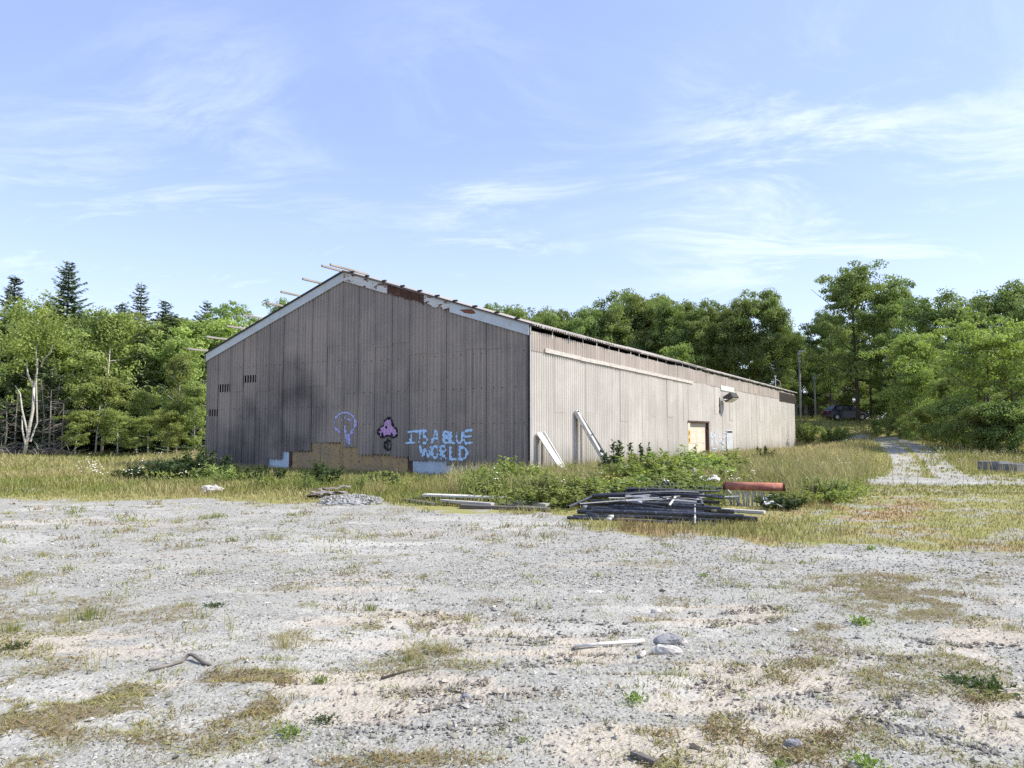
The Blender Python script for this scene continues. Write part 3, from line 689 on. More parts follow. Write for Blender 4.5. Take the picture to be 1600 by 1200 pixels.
# paint on the sheets ---------------------------------------------------------
def paintmat(name, col, thin=.0):
    m, nt, b = mat(name, .6, .3); p = pos(nt); out = nt.nodes['Material Output']
    e = attr(nt, 'e'); n = NOISE(nt, p, 24.0, 5.0, .7); n2 = NOISE(nt, p, 3.0, 3.0, .6)
    a = SS(nt, M(nt, 'ADD', e, M(nt, 'ADD', M(nt, 'MULTIPLY', M(nt, 'SUBTRACT', n, .5), 1.0), M(nt, 'MULTIPLY', M(nt, 'SUBTRACT', n2, .5), .5))), .25+thin, .75+thin)
    b.inputs['Base Color'].default_value = (*col, 1)
    mx = N(nt, 'ShaderNodeMixShader', _0=a, _1=N(nt, 'ShaderNodeBsdfTransparent').outputs[0], _2=b.outputs[0]); nt.links.new(mx.outputs[0], out.inputs[0]); return m
P_blue = paintmat('sky_blue_spray', (.52, .74, 1.0), -.14); P_peri = paintmat('periwinkle_spray', (.50, .52, .92), -.06); P_pink = paintmat('pink_spray', (.56, .36, .60), -.25); P_blk = paintmat('black_spray', (.012, .010, .016), -.28)
P_pale = paintmat('pale_smear', (.62, .68, .74), .12)
def skin(v, off): return -AMP*math.cos(2*math.pi*v/PIT) - off
def strokes(name, polys, width, m_, off, parent, wall=False):
    V = []; Fs = []; E = []
    for pl in polys:
        pl = [np.array(p) for p in pl]; pts = [pl[0]]
        for a, b_ in zip(pl[:-1], pl[1:]):
            k = max(1, int(np.linalg.norm(b_-a)/.022))
            for j in range(1, k+1): pts.append(a+(b_-a)*j/k)
        P = np.array(pts)
        if len(P) > 6:                                        # soften corners
            Q = P.copy(); Q[1:-1] = (P[:-2]+2*P[1:-1]+P[2:])/4; P = Q
        T = np.gradient(P, axis=0); T /= np.linalg.norm(T, axis=1)[:, None]+1e-9; Nn = np.stack([-T[:, 1], T[:, 0]], 1)
        base = len(V)
        L_ = np.linspace(-1, 1, 7)
        for i in range(len(P)):
            wl = width*(.85+.3*math.sin(i*.17+len(V)))
            end = min(1, (i+1)/3, (len(P)-i)/3)
            for l in L_:
                q = P[i]+Nn[i]*l*wl/2
                V.append((skin(q[0], off), q[0], q[1]) if not wall else (q[0], -AMP*math.cos(2*math.pi*(q[0]-.02)/PIT)-off, q[1])); E.append((1-abs(l)**1.6)*end*1.05)
        for i in range(len(P)-1):
            for j in range(6):
                a = base+i*7+j; Fs.append((a, a+1, a+8, a+7) if not wall else (a, a+7, a+8, a+1))
    return link(name, np_mesh(name, V, np.array(Fs), dict(e=E), True), m_, parent)
def c4(x_, y_): return gab(560+x_*.1875, 600+y_*.1875)
def c3(x_, y_): return gab(300+x_*.1875, 580+y_*.1875)
def arc(cx_, cy_, rx, ry, a0=0, a1=360, n=22): return [(cx_+rx*math.cos(R(a0+(a1-a0)*k/n)), cy_+ry*math.sin(R(a0+(a1-a0)*k/n))) for k in range(n+1)]
LET = [[(408, 402), (490, 392)], [(449, 396), (436, 490)], [(398, 492), (472, 488)], [(478, 396), (578, 386)], [(520, 392), (506, 494)],
       [(580, 396), (552, 394), (540, 418), (556, 440), (576, 462), (566, 490), (530, 496)], [(614, 496), (640, 402), (652, 390), (668, 492)], [(626, 456), (664, 452)],
       [(716, 392), (716, 494)], [(712, 394), (752, 400), (752, 428), (718, 440)], [(718, 440), (762, 456), (756, 486), (714, 494)], [(774, 396), (770, 490), (812, 492)],
       [(824, 398), (820, 466), (838, 492), (864, 486), (874, 396)], [(892, 388), (886, 496)], [(888, 392), (950, 384)], [(888, 442), (946, 434)], [(884, 496), (956, 488)],
       [(514, 508), (540, 610), (562, 536), (586, 612), (606, 512)], arc(640, 566, 24, 50), [(684, 516), (692, 632)], [(680, 520), (726, 518), (730, 556), (692, 572)], [(692, 572), (738, 628)],
       [(770, 518), (768, 628), (816, 626)], [(848, 522), (846, 642)], [(838, 520), (890, 534), (912, 570), (896, 612), (846, 636)]]
strokes('graffiti_lettering', [[c4(*p) for p in s] for s in LET], .128, P_blue, .020, gable_wall)
FACE = [arc(1278, 432, 88, 88, 118, 425), [(1238, 512), (1245, 522)], [(1284, 520), (1290, 570), (1298, 622)], [(1308, 518), (1312, 560), (1312, 612)], [(1252, 392), (1246, 440)], [(1246, 396), (1246, 436)], [(1300, 432), (1300, 402), (1324, 404), (1322, 430)], [(1280, 378), (1280, 400)], [(1276, 450), (1280, 486), (1286, 520)], [(1320, 520), (1344, 512)]]
strokes('graffiti_face', [[c3(*p) for p in s] for s in FACE], .11, P_peri, .020, gable_wall)
OUT = [(250, 275), (222, 308), (217, 345), (182, 360), (166, 400), (184, 440), (215, 446), (245, 424), (280, 442), (310, 446), (328, 410), (316, 370), (290, 350), (282, 302), (250, 275)]
poly = [c4(*p) for p in OUT]
vsn = np.arange(min(p[0] for p in poly)+.01, max(p[0] for p in poly), .014); Vf = []; Ff = []; Ef = []
for v in vsn:
    zs = []
    for a, b_ in zip(poly[:-1], poly[1:]):
        if (a[0]-v)*(b_[0]-v) < 0: zs.append(a[1]+(b_[1]-a[1])*(v-a[0])/(b_[0]-a[0]))
    Vf += [(skin(v, .018), v, min(zs)), (skin(v, .018), v, max(zs))]; Ef += [.8, .8]
for k in range(len(vsn)-1): Ff.append((2*k, 2*k+1, 2*k+3, 2*k+2))
fl = link('graffiti_blossom', np_mesh('graffiti_blossom', Vf, np.array(Ff), dict(e=Ef), True), P_pink, gable_wall)
strokes('graffiti_outline', [poly, [c4(250, 440), c4(248, 560)], [c4(*p) for p in arc(250, 512, 28, 40)], [c4(200, 405), c4(206, 440)], [c4(282, 405), c4(284, 436)], [c4(228, 360), c4(248, 360)], [c4(236, 350), c4(238, 372)], [c4(236, 290), c4(264, 290)], [c4(180, 400), c4(196, 384)]], .085, P_blk, .026, gable_wall)
SM = []
for k in range(16):
    a = wal(random.uniform(1109, 1131), random.uniform(674, 706)); SM.append([a, (a[0]+random.uniform(-.3, .9), a[1]+random.uniform(-.3, .3)), (a[0]+random.uniform(-.2, .9), a[1]+random.uniform(-.5, .1))])
strokes('paint_smear', SM, .2, P_pale, .024, side_wall, True)
# roof mast on the far end
u, z = wal(1214, 612)
mast = MB().tube([(u, .1, 4.9), (u, .1, 6.1)], .035, 8).tube([(u, .1, 5.9), (u+.5, -.15, 5.75), (u+.7, -.2, 5.35)], .02, 6).box((u-.06, .04, 6.08), (u+.06, .16, 6.2)).build('service_mast', M_metal, roof)

# wall flood lamp (hangs on the wall)
u, z = wal(1128, 625); x_, y_ = loc2w(u, 0)
lamp = empty('flood_lamp', (x_, y_, z), ANG); tag(lamp, 'dark box floodlight on a bracket under the eave, past the doorway', 'lamp')
MB().box((-.75, -.06, -.85), (-.62, -.03, .12)).build('lamp_shadow_strip', M_lampbody, lamp)  # dark strip drawn as the lamp's cast shadow; the arm starts from it
MB().tube([(-.68, -.04, -.08), (-.68, -.32, -.02), (-.3, -.5, .02)], .035, 8).build('bracket_arm', M_metal, lamp)
mt = Matrix.Translation((.0, -.55, .12)) @ Euler((R(-28), 0, R(-12))).to_matrix().to_4x4()
MB().box((-.42, -.3, -.16), (.42, .3, .22), .05, mt).build('lamp_housing', M_lampbody, lamp)
MB().box((-.36, -.25, -.2), (.36, .25, -.162), .02, mt).build('lamp_lens', M_lens, lamp)

# ------------------------------------------------------------------ leaning timbers and beams on the long wall
def wp(u, out, z): x_, y_ = loc2w(u, -out); return Vector((x_, y_, z))
def orient(o, a, b, roll=0.0):
    d = (b-a); q = d.to_track_quat('X', 'Z'); o.rotation_mode = 'QUATERNION'
    o.rotation_quaternion = q @ Euler((roll, 0, 0)).to_quaternion(); o.location = a
def beam_mesh(L, wdt, dep, th):
    m = MB(); m.box((0, -wdt/2, 0), (L, wdt/2, th)).box((0, -wdt/2, th), (L, -wdt/2+th, dep)).box((0, wdt/2-th, th), (L, wdt/2, dep)); return m
utop, ztp = wal(899, 641)
a = wp(utop+.55, 1.35, -.05); b = wp(utop+.0, .07, ztp)
o = empty('leaning_channel'); tag(o, 'tall grey steel channel beam leaning against the pale side wall', 'beam'); 
bo = beam_mesh((b-a).length, .40, .12, .014).build('web', M_beam, o); orient(o, a, b, R(172))
for t in (.28, .62, .97):
    MB().box((t*(b-a).length, -.12, -.012), (t*(b-a).length+.05, .22, -.002)).build('cleat', M_steel_dark, o)
a2 = wp(utop+1.15, 1.28, -.05); b2 = wp(utop+.42, .07, ztp-.18)
o = beam_mesh((b2-a2).length, .10, .10, .012).build('leaning_bar', M_bars); tag(o, 'narrow grey bar leaning beside the tall steel channel', 'bar'); orient(o, a2, b2, R(170))
u3, z3 = wal(836, 676)
a = wp(u3+.35, 1.15, -.05); b = wp(u3+.12, .07, z3)
o = MB().box((0, -.2, -.02), ((b-a).length, .2, .02), .004).build('leaning_plank', M_woodwhite); tag(o, 'short white plank leaning nearest the corner of the warehouse', 'plank'); orient(o, a, b, R(-8))
a = wp(u3+.80, 1.0, -.05); b = wp(u3+.50, .07, z3+.03)
o = MB().box((0, -.10, -.02), ((b-a).length, .10, .02), .004).build('leaning_plank', M_woodwhite); tag(o, 'second short white plank leaning from the corner, half behind the first', 'plank'); orient(o, a, b, R(4))

# ------------------------------------------------------------------ timbers lying along the gravel edge
def plank(pxa, pya, pxb, pyb, wdt, th, m_, label, z0=0.0, name='timber_board', cat='board', grp=None):
    a = gp(pxa, pya); b = gp(pxb, pyb); a.z += z0; b.z += z0
    n = 6; L_ = (b-a).length; V = MB()
    o = V.box((0, -wdt/2, 0), (L_, wdt/2, th), .006).build(name, m_); orient(o, a, b); tag(o, label, cat, grp); return o
G = 'old boards lying on the gravel edge'
plank(632, 783, 680, 790, .2, .06, M_wooddark, 'short dark board at the leftmost end of the row of lying boards', .0, grp=G)
plank(650, 782, 800, 793, .2, .07, M_wooddark, 'long dark board under the pale plank by the gravel edge', .01, grp=G)
plank(664, 783, 795, 789, .28, .05, M_woodwhite, 'long pale plank lying on top of dark boards at the gravel edge', .12, grp=G)
plank(720, 795, 850, 799, .16, .08, M_wooddark, 'dark board lying in front of the pale plank, nearest the gravel', .0, grp=G)
plank(790, 789, 856, 796, .15, .08, M_woodgrey, 'grey board end pointing at the black pipe heap', .04, grp=G)
plank(795, 794, 858, 800, .13, .07, M_wooddark, 'dark board end lying below the grey board end, by the pipe heap', .01, grp=G)
plank(690, 789, 770, 796, .12, .06, M_woodgrey, 'narrow grey board between the dark boards at the gravel edge', .06, grp=G)
plank(1130, 800, 1195, 804, .14, .06, M_woodgrey, 'grey board lying in the weeds below the red roller', .0)

# ------------------------------------------------------------------ black pipe heap
G = 'black pipes heaped at the yard edge'
rp_ = random.Random(31)
def pipe(pxa, pya, pxb, pyb, r_, z0, z1, m_, label, sag=0.0, elbow=False, name='pipe'):
    a = gp(pxa, pya); b = gp(pxb, pyb); a.z += z0+r_; b.z += z1+r_
    n = 7; P = []
    for k in range(n):
        t = k/(n-1); p = a.lerp(b, t); p.z += sag*math.sin(t*3.14159); P.append(p-a)
    if elbow:
        d = (b-a).normalized(); side = Vector((d.y, -d.x, 0))
        P += [b-a+d*.12+side*.02+Vector((0, 0, -.02)), b-a+d*.2+side*.10+Vector((0, 0, -.07)), b-a+d*.22+side*.2+Vector((0, 0, -.16))]
    o = empty(name, a); tag(o, label, 'pipe', G)
    MB().tube(P, r_, 10, False).tube(P, r_*.8, 10, False).build('barrel', m_, o, True)
    if rp_.random() < .45:
        t = rp_.choice([.02, .3, .55, .9]); q = Vector(P[0]).lerp(Vector(P[n-1]), t); q.z += sag*math.sin(t*3.14159); d = (b-a).normalized()
        MB().tube([q-d*.05, q+d*.05], r_*1.2, 10).build('coupling', M_clamp if rp_.random() < .5 else M_pipelt, o, True)
    return o
base_l = 'dark blue-black pipe inside the tangled heap at the yard edge'
rows = 13
ORD = ['first', 'second', 'third', 'fourth', 'fifth', 'sixth', 'seventh', 'eighth', 'ninth', 'tenth', 'eleventh', 'twelfth', 'thirteenth', 'fourteenth', 'fifteenth', 'sixteenth']
for k in range(rows):                                           # ground layer, front to back
    py = 822 - k*3.2
    xa = 892 + rp_.uniform(-6, 30) + k*3; xb = 1150 + rp_.uniform(-40, 30) - k*6
    lab = 'dark pipe lying lowest and nearest the gravel in the heap' if k == 0 else f'dark pipe in the bottom layer of the heap, {ORD[k]} from the gravel side'
    pipe(xa, py-10+rp_.uniform(-3, 3), xb, py+rp_.uniform(-6, 4), rp_.uniform(.026, .046), .0, rp_.uniform(0, .03), M_pipe, lab)
for k in range(11):
    py = 818 - k*3.4
    xa = 893 + rp_.uniform(-4, 60) + k*5; xb = 1130 + rp_.uniform(-60, 40) - k*5
    pipe(xa, py-10+rp_.uniform(-3, 3), xb, py+rp_.uniform(-5, 4), rp_.uniform(.024, .042), .085, rp_.uniform(.06, .1), M_pipe, f'dark pipe in the middle layer of the heap, {ORD[k]} from the gravel side')
for k in range(11):
    py = 812 - k*3.2
    xa = 905 + rp_.uniform(-4, 80) + k*6; xb = 1110 + rp_.uniform(-60, 30)
    pipe(xa, py-8+rp_.uniform(-7, 5), xb, py+rp_.uniform(-9, 6), rp_.uniform(.022, .04), rp_.uniform(.15, .28), rp_.uniform(.12, .26), M_pipe if rp_.random() < .8 else M_pipelt, f'slim pipe in the upper layer of the heap, {ORD[k]} from the gravel side')
for k in range(14):
    yy_ = rp_.uniform(778, 814); pipe(900+rp_.uniform(0, 130), yy_+rp_.uniform(-8, 6), 1040+rp_.uniform(0, 120), yy_+rp_.uniform(-10, 8), rp_.uniform(.010, .017), rp_.uniform(.18, .34), rp_.uniform(.14, .36), M_pipe if k % 4 else M_pipelt, f'thin rod strewn crosswise over the pipe heap, {ORD[k]} of the strewn rods', rp_.uniform(-.02, .05))
for k in range(6):
    pipe(960+rp_.uniform(0, 60), 798-k*3.2, 1085+rp_.uniform(-30, 45), 800-k*3+rp_.uniform(-5, 5), rp_.uniform(.02, .036), rp_.uniform(.28, .38), rp_.uniform(.22, .34), M_pipe, f'dark pipe lying on the crest of the heap, {ORD[k]} from the gravel side', .02)
pipe(935, 797, 1078, 800, .045, .24, .26, M_pipe, 'black pipe with a bent-down elbow end on top of the heap', .03, True)
pipe(960, 806, 1183, 820, .052, .10, .03, M_pipe, 'thickest black pipe, its end sticking out farthest over the gravel')
pipe(978, 785, 1130, 796, .035, .27, .18, M_pipe, 'black pipe lying along the top rear of the heap', .04)
pipe(995, 779, 1062, 788, .02, .28, .26, M_pipelt, 'thin grey pipe sloping over the rear of the black heap', .02)
pipe(1022, 776, 1100, 786, .02, .28, .2, M_pipelt, 'thin grey pipe crossing behind the elbow pipe of the heap', .02)
pipe(888, 800, 925, 793, .03, .06, .22, M_pipe, 'short black pipe tipped up at the heap end beside the boards')
pipe(905, 812, 1100, 797, .026, .26, .28, M_pipe, 'slim black pipe lying slantwise across the top of the heap')
pipe(1046, 812, 1056, 800, .02, .24, .28, M_clamp, 'short white pipe stub stuck across the front of the heap')
pipe(1086, 826, 1086, 808, .016, .05, .2, M_pipelt, 'short grey stub standing across the pipes at the front')

# ------------------------------------------------------------------ red roller with bars, white scrap
a = gp(1132, 790); b = gp(1226, 793); up = 1.05*a.y/23
zc = ztop(759, a.y)
o = empty('red_roller', (a.x, a.y, a.z)); tag(o, 'rusty red steel roller resting on a row of grey upright bars', 'roller')
ax = Vector((b.x-a.x, b.y-a.y, 0)); 
MB().tube([Vector((0, 0, zc-a.z)), ax*.5+Vector((0, 0, zc-a.z+.0)), ax+Vector((0, 0, zc-a.z))], .095*a.y/17, 16).build('drum', M_red, o, True)
for t in (0, 1): MB().tube([ax*t+Vector((0, 0, zc-a.z))-ax.normalized()*.02, ax*t+Vector((0, 0, zc-a.z))+ax.normalized()*.02], .103*a.y/17, 16).build('end_rim', M_rust, o)
for k in range(15):
    t = .02+.046*k + rp_.uniform(-.012, .012); q = ax*t; zt_ = zc-a.z-.1
    MB().tube([q+Vector((rp_.uniform(-.06, .06), -.05, -.05)), q+Vector((0, 0, zt_))], .016, 6).build('bar', M_bars, o)
MB().tube([ax*.30+Vector((0, -.12, -.03)), ax*.03+Vector((0, -.12, zc-a.z-.08))], .02, 6).build('brace', M_bars, o)
rs = random.Random(77)
for k, (pxx, pyy, L_, lab) in enumerate([(1088, 772, .5, 'white bent scrap sheet standing behind the pipe heap'), (1103, 769, .62, 'larger white scrap panel lying tilted left of the red roller'), (1110, 776, .5, 'white scrap piece lying lowest beside the red roller'), (1203, 786, .3, 'small white scrap caught in weeds under the red roller end'), (1207, 798, .35, 'crumpled white scrap on the ground right of the roller bars')]):
    p = gp(pxx, pyy); V = []; n = 6
    for i in range(n+1):
        for j in range(3): V.append((L_*(i/n-.5), .12*(j-1)*L_*2, .06*L_*math.sin(i*1.3+k)+.05*(j == 1)+.02*rs.random()))
    V2 = V + [(q[0], q[1], q[2]-.012) for q in V]; m0 = len(V)
    Fs = []
    for i in range(n):
        for j in range(2):
            q = i*3+j; Fs += [(q, q+3, q+4, q+1), (m0+q, m0+q+1, m0+q+4, m0+q+3)]
    o = MB().add(V2, Fs).build('scrap_sheet', M_clamp, loc=(p.x, p.y, p.z+(.42 if k < 3 else .12)), rot=(rs.uniform(-.2, .4), rs.uniform(-.35, .2), rs.uniform(-.6, .6))); tag(o, lab, 'scrap')
p = gp(1090, 776); o = MB().box((-.035, -.03, 0), (.035, .03, .75)).build('stub_post', M_woodgrey, loc=(p.x, p.y, p.z-.05), rot=(0, R(-6), .3)); tag(o, 'short grey post standing at the rear end of the pipe heap', 'post')

# ------------------------------------------------------------------ gravel heap and torn roofing beside it
def lump(name, sx, sy, sz, m_, seed, n=14, rough=.16):
    r = np.random.default_rng(seed); V = []; Fs = []
    ph = r.random(6)*6
    for i in range(n+1):
        th = math.pi*i/n
        for j in range(n*2):
            al = math.pi*j/n
            d = 1 + rough*(math.sin(2*al+ph[0])*math.sin(th)+.7*math.sin(3*al+2*th+ph[1])+.5*math.sin(5*th+ph[2]+al)) + rough*.35*r.normal()*(0 < i < n)
            V.append((sx*d*math.sin(th)*math.cos(al), sy*d*math.sin(th)*math.sin(al), sz*d*math.cos(th)))
    k = n*2
    for i in range(n):
        for j in range(k): Fs.append((i*k+j, (i+1)*k+j, (i+1)*k+(j+1) % k, i*k+(j+1) % k))
    return np_mesh(name, V, np.array(Fs), None, False)
p = gp(548, 786); Mheap = simple('gravel_heap_grey', (.36, .36, .36), (.2, .205, .21), 24.0, .95, c3=(.44, .43, .42), bmp=.6)
o = link('gravel_heap', lump('gravel_heap', .75, .5, .20, Mheap, 5, 24, .07), Mheap, loc=(p.x, p.y, p.z-.04)); tag(o, 'low heap of grey crushed stone below the graffiti face', 'heap')
rh = np.random.default_rng(3); nh = 700; rad_ = np.sqrt(rh.random(nh)); ah = rh.random(nh)*6.283; hx, hy = np.cos(ah)*rad_*.82, np.sin(ah)*rad_*.55; hz = np.where(rad_ < .9, .20*np.sqrt(np.maximum(0, 1-(rad_*.98)**2))+.01, .03)
bs = np.array([[1, 0, 0], [-1, 0, 0], [0, 1, 0], [0, -1, 0], [0, 0, 1], [0, 0, -1]], float); HV = bs[None]*(.5+.7*rh.random((nh, 6, 1)))+(rh.random((nh, 6, 3))-.5)*.5
HV = HV*(.012+.028*rh.random(nh)**2)[:, None, None]+np.stack([hx, hy, hz], 1)[:, None, :]; hf = np.array([[0, 2, 4], [2, 1, 4], [1, 3, 4], [3, 0, 4], [2, 0, 5], [1, 2, 5], [3, 1, 5], [0, 3, 5]])
tag(link('loose_stones', np_mesh('loose_stones', HV.reshape(-1, 3), (hf[None]+(np.arange(nh)*6)[:, None, None]).reshape(-1, 3), dict(tone=np.repeat(rh.random(nh), 6), warm=np.zeros(nh*6))), stonemat(), o), kind='stuff')
G = 'torn roofing pieces by the gravel heap'
Mtorn = simple('torn_felt', (.16, .13, .115), (.28, .25, .23), 5.0, .9, c3=(.40, .37, .34))
for k, (pxx, pyy, L_, rzz, zz_, lab) in enumerate([(510, 780, .9, .1, .06, 'lowest torn brown sheet under the small scrap pile'), (518, 777, .8, -.3, .14, 'torn brown sheet in the middle of the small scrap pile'), (526, 775, .7, .4, .21, 'topmost torn grey sheet on the small scrap pile'), (503, 779, .55, .7, .13, 'torn strip sticking out at the outer end of the scrap pile'), (533, 780, .5, -.5, .07, 'torn strip touching the gravel heap from the scrap pile')]):
    p = gp(pxx, pyy); V = []; n = 8
    for i in range(n+1):
        for j in range(2): V.append((L_*(i/n-.5), (j-.5)*.34*(1+.3*math.sin(i*2+k)), .02*math.sin(i*.9+k)+.012*((i*7+k) % 3)))
    m0 = len(V); V = V+[(q[0], q[1], q[2]-.02) for q in V]; Fs = []
    for i in range(n): q = i*2; Fs += [(q, q+2, q+3, q+1), (m0+q, m0+q+1, m0+q+3, m0+q+2), (q, m0+q, m0+q+2, q+2), (q+1, q+3, m0+q+3, m0+q+1)]
    Fs += [(0, 1, m0+1, m0), (2*n, m0+2*n, m0+2*n+1, 2*n+1)]
    o = MB().add(V, Fs).build('torn_sheet', Mtorn, loc=(p.x, p.y, p.z+zz_), rot=(.1*k-.2, rs.uniform(-.08, .12), rzz)); tag(o, lab, 'scrap', G)

# ------------------------------------------------------------------ rocks, sticks, concrete blocks
def rock(pxx, pyy, s, m_, seed, label, rzz=0.0, name='rock'):
    p = gp(pxx, pyy); o = link(name, lump(name, s[0], s[1], s[2], m_, seed, 9, .13), m_, loc=(p.x, p.y, p.z+s[2]*.45), rot=(0, 0, rzz)); tag(o, label, 'rock'); return o
rock(1046, 1007, (.115, .075, .06), M_rockd, 11, 'dark grey rock, largest of the rocks at the end of the pale stick', .2)
rock(1042, 1021, (.10, .055, .045), M_rock, 12, 'pale rounded rock in front of the dark grey rock', -.3)
rock(1066, 1006, (.055, .04, .04), M_rock, 14, 'pale rock touching the dark grey rock on the side away from the stick')
rock(1004, 1026, (.02, .05, .022), M_rock, 16, 'small long pale stone in front of the stick end', -.6)
rock(862, 1028, (.02, .016, .013), M_rock, 17, 'tiny white stone alone on the gravel below the pale stick')
rock(1025, 956, (.045, .035, .03), M_rock, 18, 'pale stone alone behind the dark grey rock')
rock(1238, 987, (.04, .03, .022), M_rock, 19, 'white stone beside the brown patch right of the rocks')
rock(331, 771, (.28, .2, .13), M_rock, 20, 'pale boulder in the grass before the warehouse base')
rock(728, 1093, (.03, .02, .02), M_rockd, 21, 'small dark stone on the white powdery patch')
rock(1240, 1165, (.04, .03, .025), M_rockd, 22, 'grey stone on the sandy ground near the lower edge')
rock(928, 926, (.12, .05, .02), M_rock, 23, 'flat pale slab of stone flush with the gravel beyond the stick')
def stick(pts, r_, m_, label, name='stick'):
    P = [gp(*q[:2]) + Vector((0, 0, r_+(q[2] if len(q) > 2 else .0))) for q in pts]; a = P[0].copy()
    n = len(P); o = MB().tube([p-a for p in P], [r_*(1-.5*k/n) for k in range(n)], 8).build(name, m_, None, True, loc=a); tag(o, label, 'stick'); return o
stick([(1006, 1004, .01), (900, 1015, .01)], .016, M_woodwhite, 'straight pale stick lying on gravel beside the rocks')
stick([(328, 1041), (318, 1038), (302, 1032, .02), (294, 1031, .02), (285, 1036), (262, 1042), (232, 1050)], .016, M_twig, 'bent grey branch lying beside the brown weed mats')
stick([(596, 1059), (628, 1051), (668, 1044)], .008, M_bark, 'thin dark twig on the sandy ground left of centre')
p = gp(1006, 1192); o = MB().box((-.02, -.07, 0), (.02, .07, .02), .003).build('wood_offcut', M_wooddark, loc=(p.x, p.y, p.z+.01), rot=(0, .1, .75)); tag(o, 'dark wood offcut at the very bottom of the view', 'offcut')
G = 'concrete blocks beside the gravel apron'
def block(pxa, pxb, py, hh, dd, label):
    a = gp(pxa, py); b = gp(pxb, py); b.y = a.y + .3; L_ = (b-a).length
    o = empty('concrete_trough', a, math.atan2(b.y-a.y, b.x-a.x)); tag(o, label, 'trough', G)
    m = MB().box((0, 0, -.05), (L_, .1, hh), .012).box((0, dd-.1, -.05), (L_, dd, hh), .012).box((0, .1, -.05), (.1, dd-.1, hh-.004), .012).box((L_-.1, .1, -.05), (L_, dd-.1, hh-.004), .012)
    m.build('wall', M_concrete, o); MB().box((.1, .1, -.04), (L_-.1, dd-.1, hh*.45)).build('fill', M_dark, o)
block(1562, 1588, 737, .40, .9, 'grey concrete trough standing nearer the gravel drive')
block(1589, 1640, 739, .34, .9, 'second grey concrete trough, cut by the edge of the view')

# ------------------------------------------------------------------ foliage builders
def leaf_quads(C, Dr, Nr, ln, wd, r, fold=.15):
    """diamond leaves: centre C, long axis Dr, normal Nr"""
    Dr = Dr/(np.linalg.norm(Dr, axis=1)[:, None]+1e-9); S = np.cross(Nr, Dr); S /= np.linalg.norm(S, axis=1)[:, None]+1e-9
    ln = np.broadcast_to(ln, len(C))[:, None]; wd = np.broadcast_to(wd, len(C))[:, None]; Nn = np.cross(Dr, S)
    V = np.stack([C-Dr*ln*.5, C+S*wd*.5+Dr*ln*.05+Nn*wd*fold, C+Dr*ln*.5-Nn*ln*.08, C-S*wd*.5+Dr*ln*.05+Nn*wd*fold], 1).reshape(-1, 3)
    return V, np.arange(len(C)*4).reshape(-1, 4)
def rdir(r, n, zup=0.0):
    d = r.normal(size=(n, 3)); d[:, 2] += zup; return d/(np.linalg.norm(d, axis=1)[:, None]+1e-9)
def broadleaf(seed, H=12, Rad=4, base=.25, n_limb=9, clumps=150, per=85, leaf=.20, lop=.25, clr=.62, trunk_r=.16, open_=0.0, cone=0.0, m_leaf=None, m_bark=None, flat=.7):
    r = np.random.default_rng(seed); rr_ = random.Random(seed)
    mb = MB(); lean = Vector((rr_.uniform(-.5, .5), rr_.uniform(-.5, .5), 0))
    spine = [Vector((0, 0, -.2)), Vector((lean.x*.2, lean.y*.2, H*.25)), Vector((lean.x*.6, lean.y*.6, H*.55)), Vector((lean.x, lean.y, H*.86))]
    mb.tube(spine, [trunk_r, trunk_r*.8, trunk_r*.5, trunk_r*.12], 8)
    tips = []
    for k in range(n_limb):
        t = base + (1-base-.12)*(k+.5)/n_limb; z = H*t; i = min(2, int(t/.31)); s = Vector((lean.x*t, lean.y*t, z))
        al = k*2.4+rr_.uniform(-.4, .4); rel = (t-base)/(1-base); rd_ = Rad*(math.sin(math.pi*min(1, .18+rel*.80))**.8)*(1-cone*rel)*rr_.uniform(.7, 1.05)
        e = s + Vector((math.cos(al)*rd_, math.sin(al)*rd_, rd_*rr_.uniform(.25, .7)))
        m_ = s.lerp(e, .5) + Vector((0, 0, -.08*rd_))
        mb.tube([s, m_, e], [trunk_r*.42*(1-.6*rel), trunk_r*.25*(1-.6*rel), .015], 6, False)
        tips.append((s, e, rd_))
        for _ in range(2):
            q = s.lerp(e, rr_.uniform(.4, .75)); e2 = q + Vector((rr_.uniform(-1, 1), rr_.uniform(-1, 1), rr_.uniform(.2, .9)))*rd_*.4
            mb.tube([q, e2], [trunk_r*.14, .01], 5, False); tips.append((q, e2, rd_*.6))
    trunk = mb.mesh('trunk', True)
    C = []; tone = []; NR = []
    for k in range(clumps):
        s, e, rd_ = tips[rr_.randrange(len(tips))]
        t = rr_.uniform(.35, 1.08); c = np.array(s.lerp(e, t)) + r.normal(size=3)*Rad*.13*np.array([1, 1, .8])
        if rr_.random() < .22: c = np.array(spine[3]) + r.normal(size=3)*np.array([Rad*.22, Rad*.22, H*.05])
        m_ = int(per*rr_.uniform(.5, 1.3)); sz = clr*rr_.uniform(.6, 1.25)
        q = r.normal(size=(m_, 3)); q /= np.linalg.norm(q, axis=1)[:, None]; q *= (r.random((m_, 1))**.45)*sz*np.array([1.15, 1.15, flat])
        C.append(c+q); NR.append(q/sz*1.5+np.array([0, 0, .35])); tone.append(np.clip(rr_.gauss(.45, .2) + r.normal(size=m_)*.16, 0, 1))
    C = np.concatenate(C); tone = np.concatenate(tone); n = len(C)
    Nr = np.concatenate(NR)+r.normal(size=(n, 3))*.38; Nr /= np.linalg.norm(Nr, axis=1)[:, None]; D = np.cross(Nr, rdir(r, n, 0))
    V, Fq = leaf_quads(C, D, Nr, leaf*r.uniform(.7, 1.35, n), leaf*.62*r.uniform(.7, 1.2, n), r)
    crown = np_mesh('crown', V, Fq, dict(tone=np.repeat(tone, 4)))
    trunk.materials.append(m_bark or M_bark); crown.materials.append(m_leaf or L_mid)
    return trunk, crown
